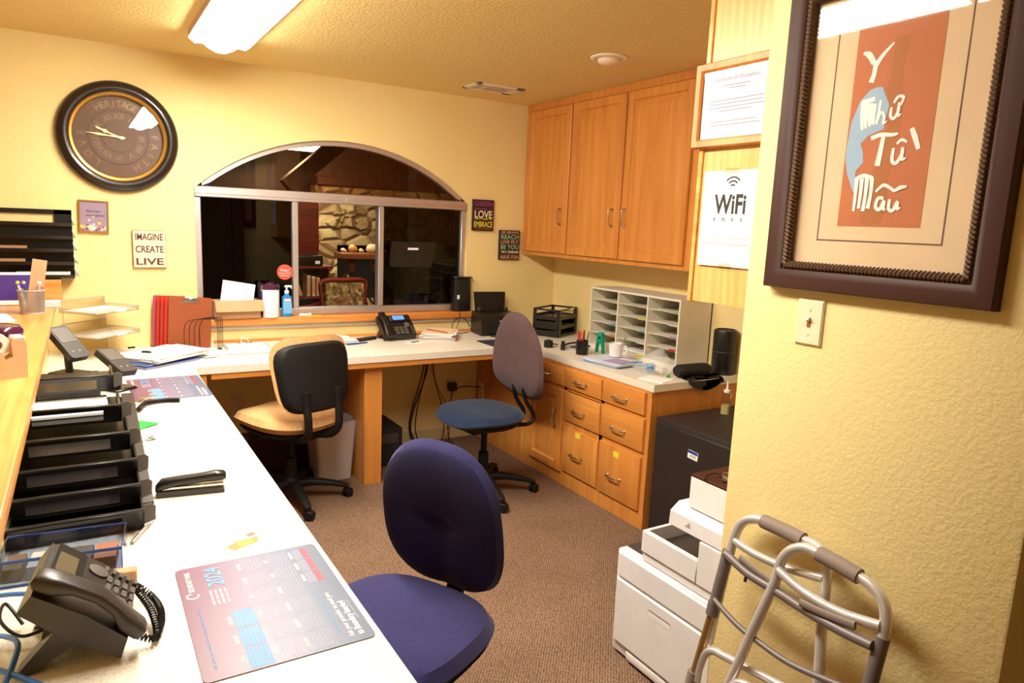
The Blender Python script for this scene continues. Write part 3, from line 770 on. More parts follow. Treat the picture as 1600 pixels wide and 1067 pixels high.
def wall_file():
    t = thing('wall_file', 'black five-tier wall file rack above the wooden ledge', 'file rack', (-3.21, -0.0005, 1.142))
    a, b = -0.24, 0.195
    m = MB(); m.box(a, b, -0.006, 0, 0.0, 0.26); m.box(a, a + 0.1, -0.012, 0, 0.26, 0.34); m.box(b - 0.075, b, -0.012, 0, 0.26, 0.34); m.box(a, b, -0.012, 0, 0.318, 0.34); m.box(a, b, -0.014, 0, 0.25, 0.272)
    m.build('back_panel', 'black_plastic', t)
    for k in range(5):
        z = 0.003 + k * 0.064; d = 0.10 - k * 0.014; m = MB()
        m.box(a, b, -d, 0, z, z + 0.004)
        m.add([(a, -d, z), (b, -d, z), (b, -d - 0.007, z + 0.017), (a, -d - 0.007, z + 0.017), (a, -d + 0.003, z), (b, -d + 0.003, z), (b, -d - 0.004, z + 0.017), (a, -d - 0.004, z + 0.017)],
              [[0, 1, 2, 3], [7, 6, 5, 4], [3, 2, 6, 7], [1, 5, 6, 2], [4, 0, 3, 7]])
        m.build('pocket', 'black_plastic', t)
        m = MB(); m.add([(b + 0.001, -0.002, z + 0.006), (b + 0.001, -0.002, z + 0.062), (b + 0.024 - k * 0.003, -d + 0.004, z + 0.006), (b - 0.002, -d * 0.5, z + 0.04)], [[0, 2, 1], [1, 2, 0], [3, 2, 1], [1, 2, 3]])
        m.build('side_gusset', 'white', t)
    for k, (z, mat, x0, x1) in enumerate([(0.071, 'cardboard_dark', a + 0.02, -0.01), (0.135, 'cardboard_dark', a + 0.02, 0.0), (0.007, 'paper', -0.05, b - 0.02)]):
        p = MB(); p.box(x0, x1, -0.06, -0.015, z, z + 0.024, 0, 0.001)
        tag(p.build('paper_stack', mat, None, (-3.21, -0.0005, 1.142)), ['brown folders in the second pocket up of the wall file', 'brown folders in the middle pocket of the wall file', 'white papers in the bottom pocket of the wall file'][k], 'papers')
    # purple flyer leaning on the ledge in front of the rack
    m = MB(); m.box(-0.085, 0.085, 0, 0.003, 0, 0.15, 0); m.box(-0.085, 0.085, -0.0006, 0, 0.138, 0.15, 1); m.box(-0.085, 0.085, -0.0006, 0, 0, 0.02, 1)
    pts = [(0.02 + 0.018 * math.cos(PI / 2 + i * PI / 5) * (1 if i % 2 == 0 else 0.4), 0.045 + 0.018 * math.sin(PI / 2 + i * PI / 5) * (1 if i % 2 == 0 else 0.4)) for i in range(10)]
    m.prism(pts, 0.0003, 0.0008, 1, FACE_S())
    tag(m.build('flyer', ['purple', 'paper'], None, (-3.245, -0.34, 1.0435), (-0.2, 0, 0)), 'purple flyer with a white star standing on the ledge', 'flyer')
wall_file()
def outlet(loc, M, label, plug=False):
    t = thing('power_outlet', label, 'outlet', loc)
    m = MB(); m.rrect(0.072, 0.116, 0.004, 0, 0.005, 0, M)
    for s in (-1, 1):
        m.rrect(0.034, 0.03, 0.008, 0.005, 0.0065, 0, M, cy=s * 0.02)
        for x in (-0.007, 0.006): m.box(x - 0.001, x + 0.001, s * 0.02 - 0.004, s * 0.02 + 0.005, 0.0065, 0.0068, 1, 0, M)
    m.build('cover_plate', ['mat_cream', 'sign_dark'], t)
    return t
outlet((-2.235, -0.0005, 0.40), FACE_S(), 'pale outlet on the wall under the desk behind the tan chair')
outlet((-0.83, -0.0005, 0.372), FACE_S(), 'outlet with black adapter on the wall under the window desk')
outlet((-0.6285, -0.085, 0.345), FACE_W(), 'outlet on the side of the oak cabinet under the desk')
m = MB(); m.box(-0.03, 0.028, -0.06, -0.0075, -0.02, 0.04, 0, 0.006, seg=2); m.cyl((0, -0.035, -0.02), (0, -0.035, -0.04), 0.006)
tag(m.build('power_adapter', 'black_plastic', None, (-0.835, 0, 0.37)), 'black power adapter plugged into the outlet under the desk', 'adapter')

# ------------------------------------------------------------------ on and in the window
def sill_things():
    z = 0.905
    m = MB(); m.lathe([(0.046, 0), (0.046, 0.0012), (0.001, 0.0012)], 40, 0, FACE_S()); F = FACE_S()
    m.text('Please', 0.014, F @ TR(0, 0.012, 0.0013), 1, 0.0002, 0.05); m.text('check in here', 0.008, F @ TR(0, -0.006, 0.0013), 1, 0.0002, 0.07); m.text('thank you', 0.008, F @ TR(0, -0.02, 0.0013), 1, 0.0002, 0.05)
    tag(m.build('round_sticker', ['sticker_red', 'ink_white'], None, (-1.943, 0.0475, 1.165)), 'round red sticker stuck on the dark window pane', 'sticker')
    # black pocket hung on the right pane
    t = thing('hanging_pocket', 'black pocket folder hung from suction cups on the window pane', 'document pocket', (-1.12, 0.047, 1.285))
    F = FACE_S()
    m = MB(); m.prism([(-0.15, -0.085), (0.135, -0.085), (0.165, 0.08), (-0.14, 0.08)], 0.004, 0.018, 0, F); m.prism([(-0.165, -0.07), (-0.15, -0.085), (-0.14, 0.08), (-0.152, 0.085)], 0.002, 0.03, 0, F)
    m.build('pouch', 'black_plastic', t)
    MB().rrect(0.075, 0.014, 0.003, 0.018, 0.0195, 0, F @ TR(0.0, 0.035, 0)).build('label_slot', 'white', t)
    for x in (-0.16, 0.125):
        MB().lathe([(0.013, 0.0005), (0.011, 0.004), (0.004, 0.009), (0.004, 0.02), (0.001, 0.021)], 16, 0, F @ TR(x, 0.092, 0)).build('suction_cup', 'acrylic', t)
    # cardboard box with papers
    t = thing('cardboard_box', 'open cardboard box with a slanted flap on the window sill', 'box', (-2.235, -0.01, z), 0.03)
    m = MB(); w, d, h = 0.255, 0.1, 0.105
    for q in ((-w / 2, w / 2, -d / 2, -d / 2 + 0.004, 0, h), (-w / 2, w / 2, d / 2 - 0.004, d / 2, 0, h), (-w / 2, -w / 2 + 0.004, -d / 2, d / 2, 0, h), (w / 2 - 0.004, w / 2, -d / 2, d / 2, 0, h), (-w / 2, w / 2, -d / 2, d / 2, 0, 0.004)): m.box(*q)
    m.build('carton', 'cardboard', t)
    m = MB(); m.box(-w / 2 + 0.004, w / 2 + 0.012, 0, 0.004, -0.07, 0.0, 0, 0, RX(-0.55)); m.build('flap', 'cardboard', t, (0, -d / 2 - 0.0035, h + 0.002))
    m = MB(); m.box(-0.03, 0.075, 0, 0.004, 0, 0.055, 0, 0, RX(0.5)); m.build('flap', 'cardboard', t, (0.03, d / 2, h - 0.001))
    m = MB(); m.box(-0.09, 0.09, 0, 0.012, 0, 0.18, 0, 0.001); m.box(0.04, 0.042, -0.001, 0, 0.07, 0.14, 1); m.box(0.055, 0.057, -0.001, 0, 0.08, 0.12, 1)
    o = m.build('booklet', ['paper', 'ink_grey'], None, (-2.24, -0.02, z + 0.028), (-0.12, 0.17, 0.03)); tag(o, 'white booklet standing tilted in the cardboard box', 'booklet')
    # wipes canister
    t = thing('wipes_canister', 'white canister with dark purple lid on the window sill', 'canister', (-2.045, -0.012, z))
    m = MB(); m.lathe([(0.05, 0), (0.053, 0.004), (0.053, 0.178), (0.051, 0.181)], 36)
    m.build('tub', 'white', t)
    MB().lathe([(0.0555, 0.165), (0.056, 0.188), (0.05, 0.195), (0.025, 0.196), (0.024, 0.203), (0.008, 0.206), (0.002, 0.206)], 36).build('lid', 'plum', t)
    m = MB()
    for z0 in (0.02, 0.06, 0.1):
        m.box(0.02, 0.042, -0.002, 0, z0, z0 + 0.016, 0, 0)
    a0, a1 = PI * 0.93, PI * 1.16
    vs = []; K = 6
    for zz in (0.008, 0.158):
        for k in range(K + 1):
            a = a0 + (a1 - a0) * k / K; vs.append((0.0536 * math.cos(a), 0.0536 * math.sin(a), zz))
    m2 = MB(); m2.add(vs, [[k, k + 1, K + 2 + k, K + 1 + k] for k in range(K)]); m2.build('side_label', 'purple', t)
    m = MB(); m.lathe([(0.011, 0), (0.012, 0.003), (0.012, 0.16), (0.012, 0.18), (0.012, 0.205), (0.002, 0.207)], 20)
    tag(m.build('dark_bottle', 'black_plastic', None, (-2.098, 0.0, z)), 'small black bottle behind the white canister on the sill', 'bottle'); 
    t = thing('pump_bottle', 'clear blue hand gel pump bottle beside the canister on the sill', 'bottle', (-1.948, -0.012, z))
    MB().rrect(0.056, 0.04, 0.016, 0.001, 0.12).lathe([(0.022, 0.12), (0.012, 0.132), (0.012, 0.14)], 16).build('bottle_body', 'gel_blue', t)
    m = MB(); m.rrect(0.05, 0.001, 0.0004, 0, 0.07, 0, TR(0, -0.0205, 0.02)); m.box(-0.02, 0.02, -0.0215, -0.021, 0.092, 0.108, 1); m.build('front_label', ['sky_blue', 'pink_label'], t)
    m = MB(); m.lathe([(0.013, 0.138), (0.013, 0.155), (0.005, 0.156), (0.005, 0.175)], 16); m.box(-0.012, 0.03, -0.007, 0.007, 0.174, 0.186, 0, 0.003); m.box(0.024, 0.031, -0.004, 0.004, 0.166, 0.176, 0, 0.001); m.build('pump', 'white', t)
    t = thing('speaker', 'tall black rounded device at the window end of the sill', 'device', (-0.775, -0.005, z))
    m = MB(); prof = [(0.062, 0), (0.066, 0.006), (0.064, 0.18), (0.062, 0.222), (0.055, 0.226)]
    rings = [[(x * 1.0, y * 0.62, zz) for x, y in rr(2 * r, 2 * r, r * 0.55, 5)] for r, zz in prof]; m.loft(rings); m.build('housing', 'black_plastic', t)
    m = MB(); rings = [[(x, y * 0.62, zz) for x, y in rr(2 * r, 2 * r, r * 0.5, 5)] for r, zz in ((0.066, 0.2275), (0.072, 0.231), (0.07, 0.236))]; m.loft(rings, 0, RX(0.02)); m.build('top_cap', 'black_plastic', t)
    MB().box(-0.048, -0.03, -0.0425, -0.041, 0.085, 0.113, 0, 0.001).build('white_tag', 'white', t)
    # crumpled receipt at the foot of the middle pane
    rnd = random.Random(5); m = MB()
    for k in range(9):
        x = rnd.uniform(-0.03, 0.03); y = rnd.uniform(-0.008, 0.008); s = rnd.uniform(0.006, 0.014)
        m.add([(x - s, y, 0), (x + s, y - s * 0.3, 0.002), (x + s * 0.4, y + s * 0.3, s * 1.1), (x - s * 0.3, y + s * 0.2, s * 0.8)], [[0, 1, 2, 3], [3, 2, 1, 0]])
    tag(m.build('crumpled_paper', 'paper', None, (-1.835, 0.0, z), smooth=False), 'crumpled bit of white paper on the sill by the middle pane', 'paper')
    m = MB(); m.box(-0.045, 0.045, -0.012, 0.012, 0, 0.0015)
    tag(m.build('paper_slip', 'yellow_label', None, (-1.79, -0.03, z)), 'small yellow slip lying flat on the window sill', 'paper')
sill_things()

# ------------------------------------------------------------------ telephones
def desk_phone(name, label, loc, rz, w=0.2, d=0.21, tilt=38, screen='screen_grey', mat='phone_grey', scale=1.0, hs_w=0.05):
    """desk telephone facing its own -y side, handset on its own left"""
    t = thing(name, label, 'telephone', loc, rz)
    a = math.radians(tilt); S = scale
    Q = TR(0, -d / 2 + 0.012, 0.006) @ RX(a)        # slab frame: x across, y up the slope, z out of the face
    m = MB()
    prof = [(0, 0), (0.012, 0.034), (d * 0.5, 0.04), (d, 0.034), (d, 0.0), (d * 0.5, -0.006)]
    m.prism(prof, -w / 2, w / 2, 0, Q @ frame3(0, 0, 0, (0, 1, 0), (0, 0, 1), (1, 0, 0)))
    b = m.build('phone_body', mat, t)
    # rear stand
    h = d * 0.55 * math.sin(a); yb = -d / 2 + d * 0.55 * math.cos(a)
    m = MB()
    for x in (-w * 0.36, w * 0.36):
        m.prism([(yb - 0.02, h * 0.9), (yb + 0.022, h + 0.016), (d / 2 - 0.016, 0.004), (d / 2 - 0.026, 0.001), (d / 2 - 0.04, 0.004)], x - 0.018, x + 0.018, 0, frame3(0, 0, 0, (0, 1, 0), (0, 0, 1), (1, 0, 0)))
    m.prism([(yb + 0.0, h), (yb + 0.04, h + 0.03), (yb + 0.055, h * 0.45), (yb + 0.04, h * 0.42)], -w * 0.3, w * 0.3, 0, frame3(0, 0, 0, (0, 1, 0), (0, 0, 1), (1, 0, 0)))
    m.build('stand', mat, t)
    x0 = -w / 2 + hs_w + 0.018
    m = MB(); m.rrect(w / 2 - 0.012 - x0, d * 0.30, 0.006, 0.036, 0.046, 0, Q @ TR((x0 + w / 2 - 0.012) / 2, d * 0.8, 0)); m.build('display_bezel', 'black_plastic', b)
    m = MB(); m.rrect((w / 2 - x0) * 0.52, d * 0.19, 0.003, 0.046, 0.047, 0, Q @ TR(x0 + (w / 2 - x0) * 0.42, d * 0.82, 0)); m.build('screen', screen, b)
    m = MB(); kw = (w / 2 - x0) * 0.16
    for r in range(4):
        for c in range(3):
            m.rrect(kw, d * 0.052, 0.003, 0.038, 0.044, 0, Q @ TR(x0 + 0.012 + c * kw * 1.3 + kw / 2, d * 0.12 + r * d * 0.085, 0), 3)
    for r in range(5):
        m.rrect(kw * 0.8, d * 0.035, 0.002, 0.038, 0.043, 0, Q @ TR(w / 2 - 0.018, d * 0.1 + r * d * 0.08, 0), 3)
        m.rrect(kw * 0.55, d * 0.03, 0.002, 0.038, 0.047, 0, Q @ TR(x0 + 0.008, d * 0.7 + r * d * 0.05, 0), 3)
    m.lathe([(0.018, 0.038), (0.018, 0.043), (0.012, 0.044), (0.002, 0.044)], 20, 0, Q @ TR(x0 + (w / 2 - x0) * 0.7, d * 0.5, 0))
    m.build('keypad', 'key_grey', b)
    # handset: arched bar with two drooping ends
    hx = -w / 2 + hs_w / 2; m = MB(); rings = []
    for u, z, hw, hh in ((-0.008, 0.04, 0.016, 0.006), (0.0, 0.039, 0.021, 0.013), (0.028, 0.043, 0.022, 0.015), (0.055, 0.056, 0.02, 0.009), (d * 0.5, 0.062, 0.019, 0.0085), (d - 0.05, 0.059, 0.02, 0.009), (d - 0.022, 0.05, 0.022, 0.016), (d + 0.004, 0.046, 0.022, 0.014), (d + 0.012, 0.046, 0.016, 0.007)):
        rings.append([(hx + x, u, z + 0.006 + y) for x, y in rr(2 * hw, 2 * hh, hh * 0.7, 3)])
    m.loft([r[::-1] for r in rings], 0, Q); m.build('handset', mat, t)
    return t
BIG = desk_phone('desk_phone', 'big dark desk phone tilted beside the calendar mat on the long worktop', (-3.02, -2.925, CT), PI / 2 - 0.12, 0.195, 0.175, 38, hs_w=0.046)
desk_phone('desk_phone', 'black desk phone with lit blue screen under the arched window', (-1.315, -0.155, CT), 0.08, 0.22, 0.17, 42, 'screen_blue', 'black_plastic', 1, 0.05)
def coil_cord(name, label, path, coils, r=0.0052, wr=0.0017, mat='wire_black', loose=None):
    P = [Vector(p) for p in smooth_path(path, 10)]; n = len(P)
    L = [0]
    for i in range(1, n): L.append(L[-1] + (P[i] - P[i - 1]).length)
    def at(s):
        for i in range(1, n):
            if L[i] >= s or i == n - 1:
                f = (s - L[i - 1]) / max(L[i] - L[i - 1], 1e-9); return P[i - 1].lerp(P[i], f), (P[i] - P[i - 1]).normalized()
    pts = []; K = coils * 8; u = Vector((0, 0, 1))
    for k in range(K + 1):
        p, T = at(L[-1] * k / K); u = (u - T * u.dot(T)).normalized(); w = T.cross(u); a = 2 * PI * k / 8
        pts.append(p + u * (r * math.cos(a)) + w * (r * math.sin(a)))
    m = MB(); m.tube(pts, wr, 5)
    P0 = TR(*loose.location) @ RZ(loose.rotation_euler[2]); o = m.build(name, mat, loose); o.matrix_parent_inverse = P0.inverted(); return o
coil_cord('coiled_cord', 'coiled black handset cord looped beside the big desk phone',
          [(-2.935, -3.0, 0.786), (-2.905, -3.005, 0.772), (-2.899, -2.97, 0.772), (-2.905, -2.92, 0.785), (-2.922, -2.87, 0.80), (-2.92, -2.84, 0.792), (-2.90, -2.85, 0.775), (-2.888, -2.90, 0.772), (-2.889, -2.95, 0.772), (-2.897, -2.985, 0.772)], 62, loose=BIG)
m = MB(); m.rrect(0.03, 0.15, 0.008, 0, 0.02, 0, RZ(-1.15))
tag(m.build('handset', 'black_plastic', None, (-1.505, -0.165, CT)), 'loose black handset lying beside the lit desk phone', 'handset')

# ------------------------------------------------------------------ back worktop
def sheets(name, label, cat, loc, rz, w, d, n, mats, jitter=0.008, th=0.0012, seed=1, rot=0.1, group=None):
    rnd = random.Random(seed); m = MB(); z = 0
    for k in range(n):
        tk = th * rnd.uniform(0.7, 1.6)
        m.box(-w / 2, w / 2, -d / 2, d / 2, z, z + tk, rnd.randrange(len(mats)) if k else 0, 0, TR(rnd.uniform(-jitter, jitter), rnd.uniform(-jitter, jitter), 0) @ RZ(rnd.uniform(-rot, rot)))
        z += tk + 0.0003
    return tag(m.build(name, mats, None, loc, (0, 0, rz)), label, cat, group)
def back_counter():
    # wire sorter with clipboards
    X, Y = -2.49, -0.125
    t = thing('wire_sorter', 'black wire file sorter standing on the worktop left of the cardboard box', 'file sorter', (X, Y, CT))
    for k in range(4):
        y = -0.10 + k * 0.022; h = 0.17 - k * 0.0; dx = 0.055 + 0.0
        m = MB(); x0 = -0.045 + k * 0.028
        e = 0.118 + k * 0.012; P = [(x0, y, 0.004), (x0, y, h * 0.75), (x0 + 0.035, y, h), (e - 0.02, y, h), (e, y, h * 0.95), (e, y, 0.004)]
        m.tube(smooth_path(P, 3), 0.0017, 6); m.build('divider', 'wire_black', t)
    m = MB()
    for x in (-0.04, 0.135): m.tube([(x, -0.105, 0.003), (x, -0.028, 0.003)], 0.0026, 6)
    m.lathe([(0.011, 0), (0.011, 0.008), (0.004, 0.012)], 12, 0, TR(0.13, -0.102, 0)); m.build('base_rail', 'wire_black', t)
    labs = ['brown clipboard in front of the red folders in the wire sorter', 'red folder just behind the brown clipboard', 'red folder in the middle of the wire sorter', 'red folder next to the wall side of the sorter', 'dark red folder at the very back of the wire sorter']
    for k, mat in enumerate(['brown_board2', 'red_plastic', 'red_plastic', 'red_plastic', 'mat_red']):
        y = -0.012 + k * 0.024; m = MB(); xo = -0.018 - k * 0.017
        m.rrect(0.215, 0.275, 0.008, 0, 0.004, 0, FACE_S() @ TR(0, 0.1375, 0))
        nm = 'clipboard' if k == 0 else 'folder'
        tt = thing(nm, labs[k], nm, (X + xo + 0.005, Y + y, CT + 0.006)); tt.rotation_euler = (-0.02, 0.055, 0)
        m.build('board' if k == 0 else 'cover', mat, tt)
        m = MB(); m.box(-0.03, 0.03, -0.014, -0.004, 0.252, 0.272, 0, 0.003); m.box(-0.045, 0.045, -0.008, -0.004, 0.246, 0.262, 0, 0.002); m.cyl((-0.03, -0.009, 0.275), (0.03, -0.009, 0.275), 0.005)
        if k == 0: m.build('clip', 'nickel', tt)
    # flat clipboard with paper
    t = thing('clipboard', 'flat clipboard holding white paper on the window desk', 'clipboard', (-2.215, -0.235, CT), -0.06)
    MB().rrect(0.235, 0.32, 0.008, 0, 0.004).build('board', 'ligthgrey', t)
    MB().box(-0.105, 0.105, -0.152, 0.13, 0.0042, 0.009, 0, 0.0005).build('paper_pad', 'paper', t)
    m = MB(); m.box(-0.04, 0.04, 0.135, 0.152, 0.004, 0.014, 0, 0.003); m.tube([(-0.02, 0.152, 0.012), (-0.016, 0.158, 0.03), (0.016, 0.158, 0.03), (0.02, 0.152, 0.012)], 0.003, 6); m.build('clip', 'nickel', t)
    m = MB(); m.lathe([(0.055, 0), (0.055, 0.004), (0.05, 0.005), (0.002, 0.004)], 28)
    tag(m.build('paper_disc', 'paper', None, (-2.02, -0.2, CT)), 'small round white disc flat on the desk right of the clipboard', 'disc')
    sheets('paper_pile', 'pile of white papers behind the tan chair back on the window desk', 'papers', (-1.79, -0.18, CT), 0.12, 0.36, 0.2, 14, ['paper', 'cert_paper', 'white'], 0.02, 0.0014, 4, 0.16)
    zt = CT + 0.0245
    t = thing('eyeglasses', 'folded dark eyeglasses lying on the paper pile', 'glasses', (-1.93, -0.195, zt), 0.5)
    m = MB()
    for x in (-0.032, 0.032): m.tube([(x + 0.025 * math.cos(a * PI / 8), 0.017 * math.sin(a * PI / 8), 0.003) for a in range(17)], 0.0022, 6)
    m.tube([(-0.008, 0.004, 0.003), (0, 0.008, 0.003), (0.008, 0.004, 0.003)], 0.002, 6); m.build('rims', 'sign_dark', t)
    m = MB(); m.tube([(-0.056, 0, 0.004), (-0.04, 0.02, 0.006), (0.05, 0.028, 0.006)], 0.002, 6); m.tube([(0.056, 0, 0.004), (0.045, 0.03, 0.008), (-0.05, 0.036, 0.009)], 0.002, 6); m.build('temples', 'sign_dark', t)
    def pen(label, loc, rz, mat, L=0.14, pitch=0.0, r=0.0042, cap='black_plastic', group=None):
        t = thing('pen', label, 'pen', loc); t.rotation_euler = (0, pitch, rz)
        m = MB(); m.cyl((-L / 2, 0, r), (L / 2 - 0.012, 0, r), r, None, 10); m.build('barrel', mat, t)
        m = MB(); m.cyl((L / 2 - 0.012, 0, r), (L / 2, 0, r), r, 0.001, 10); m.box(-L / 2, -L / 2 + 0.04, -0.0015, 0.0015, 2 * r, 2 * r + 0.002); m.build('tip', cap, t)
        return t
    pen('red pen lying across the paper pile behind the tan chair', (-1.86, -0.19, zt + 0.001), 1.2, 'red_ink')
    pen('black and white marker on the paper pile behind the tan chair', (-1.76, -0.17, zt + 0.001), 0.1, 'white', 0.13, 0, 0.006)
    m = MB(); m.box(-0.07, 0.07, -0.012, 0.012, 0, 0.006, 0, 0.002)
    tag(m.build('ruler', 'blue_folder', None, (-1.60, -0.27, CT), (0, 0, 0.3)), 'short blue strip poking out from the pile behind the tan chair', 'ruler')
    sheets('mail_stack', 'untidy stack of mail and envelopes beside the lit desk phone', 'mail', (-1.03, -0.225, CT), -0.55, 0.2, 0.24, 22, ['mat_cream', 'paper', 'white', 'paper', 'pink_label'], 0.012, 0.0017, 8, 0.1)
    m = MB(); m.box(-0.008, 0.008, -0.1, 0.09, 0, 0.0015)
    tag(m.build('red_band', 'sticker_red', None, (-1.065, -0.235, CT + 0.0535), (0, 0, 0.35)), 'red strip lying on top of the mail stack', 'strip')
    m = MB(); m.box(-0.055, 0.055, -0.03, 0.03, 0, 0.003); m.box(-0.01, 0.035, -0.005, 0.022, 0.003, 0.0032, 1); m.box(-0.035, -0.015, -0.015, 0.015, 0.003, 0.0032, 1)
    tag(m.build('note_card', ['paper', 'ink_black'], None, (-1.245, -0.325, CT), (0, 0, 0.3)), 'white card with black print in front of the lit desk phone', 'card')
    m = MB(); m.rrect(0.22, 0.24, 0.008, 0, 0.003)
    tag(m.build('mouse_mat', 'navy_mat', None, (-0.745, -0.51, CT), (0, 0, 0.0)), 'dark navy mat on the corner of the worktop before the small printer', 'mat')
    # small black photo printer
    t = thing('printer', 'small black printer with raised paper support in the corner by the window', 'printer', (-0.585, -0.155, CT), -0.12)
    m = MB(); m.prism([(-0.10, 0.005), (-0.10, 0.06), (-0.085, 0.135), (-0.02, 0.15), (0.09, 0.15), (0.10, 0.13), (0.10, 0.0), (-0.09, 0.0)], -0.135, 0.135, 0, frame3(0, 0, 0, (0, 1, 0), (0, 0, 1), (1, 0, 0)))
    b = m.build('body', 'black_plastic', t)
    MB().prism([(-0.11, 0.15), (0.11, 0.15), (0.118, 0.28), (-0.118, 0.28)], -0.004, 0.004, 0, TR(0, 0.075, 0) @ FACE_S() @ RX(-0.12)).build('paper_support', 'black_plastic', t)
    m = MB()
    for x in (-0.1, 0.1): m.box(x - 0.012, x + 0.012, 0.03, 0.07, 0.15, 0.176, 0, 0.005)
    m.build('paper_guide', 'dark_grey', t)
    m = MB(); m.box(-0.085, 0.085, -0.1025, -0.1, 0.02, 0.07, 0, 0); m.build('output_slot', 'soot', b)
    MB().box(-0.08, 0.08, -0.15, -0.1, 0.004, 0.012, 0, 0.002).build('output_tray', 'black_plastic', t)
    m = MB(); m.box(-0.005, 0.045, -0.0965, -0.093, 0.096, 0.104); m.build('badge', 'ligthgrey', b)
    def cable(nm, label, pts, r=0.003, mat='wire_black'):
        return tag(MB().tube(smooth_path(pts, 7), r, 7).build(nm, mat), label, 'cable')
    cable('printer_cable', 'thin black cable curling on the desk between the mail and the small printer', [(-0.965, -0.06, CT + 0.004), (-0.86, -0.03, CT + 0.006), (-0.84, -0.03, CT + 0.07), (-0.79, -0.03, CT + 0.1), (-0.745, -0.04, CT + 0.085), (-0.725, -0.06, CT + 0.04)], 0.0025)
    cable('printer_cable', 'black cable lying flat on the desk behind the small printer', [(-0.98, -0.1, CT + 0.003), (-0.9, -0.07, CT + 0.003), (-0.8, -0.09, CT + 0.003), (-0.735, -0.06, CT + 0.004)], 0.0025)
    cable('speaker_cable', 'thin black cable dropping from the sill to the desk', [(-0.80, -0.047, 0.905), (-0.80, -0.05, 0.87), (-0.81, -0.045, 0.82), (-0.83, -0.045, CT + 0.003)], 0.002)
    cable('phone_cable', 'short black cable leading from the lit phone to the mail stack', [(-1.2, -0.12, CT + 0.02), (-1.17, -0.07, CT + 0.005), (-1.12, -0.05, CT + 0.003), (-1.05, -0.05, CT + 0.003)], 0.0025)
    # black letter trays in the corner, at 45 degrees
    t = thing('letter_trays', 'black stacked letter trays in the corner by the mail sorter', 'letter trays', (-0.185, -0.305, CT), 0.5)
    for k in range(3):
        z = 0.004 + k * 0.062
        m = MB(); a, b = 0.14, 0.1
        m.box(-a, a, -b, b, z, z + 0.004)
        for s in (-1, 1):
            m.box(s * a - 0.003 * s - 0.003, s * a - 0.003 * s + 0.003, -b, b, z + 0.004, z + 0.014)
            for y in (-b + 0.012, b - 0.012): m.box(s * a - 0.003 * s - 0.003, s * a - 0.003 * s + 0.003, y - 0.012, y + 0.012, z + 0.014, z + 0.062)
            m.box(s * a - 0.003 * s - 0.003, s * a - 0.003 * s + 0.003, -b, b, z + 0.05, z + 0.062)
            if k < 2: m.box(s * a - 0.003 * s - 0.0025, s * a - 0.003 * s + 0.0025, -b, b, z + 0.012, z + 0.038)
        for x in (-a + 0.015, a - 0.015): m.box(x - 0.015, x + 0.015, -b - 0.001, -b + 0.006, z + 0.014, z + 0.062)
        m.box(-a, a, -b - 0.001, -b + 0.006, z, z + 0.014); m.box(-a, a, -b - 0.001, -b + 0.006, z + 0.052, z + 0.062); m.box(-a, a, b - 0.006, b, z, z + (0.052 if k < 2 else 0.02))
        if k == 2: m.box(-a, a, b - 0.006, b, z + 0.05, z + 0.062)
        if k < 2: m.box(-a + 0.03, a - 0.03, -b + 0.005, b - 0.01, z + 0.0045, z + 0.012)
        m.build('tray', 'black_plastic', t)
    MB().box(0.02, 0.08, -b - 0.0025, -b - 0.001, 0.176, 0.19).build('label_strip', 'white', t)
    return pen, cable
pen, cable = back_counter()

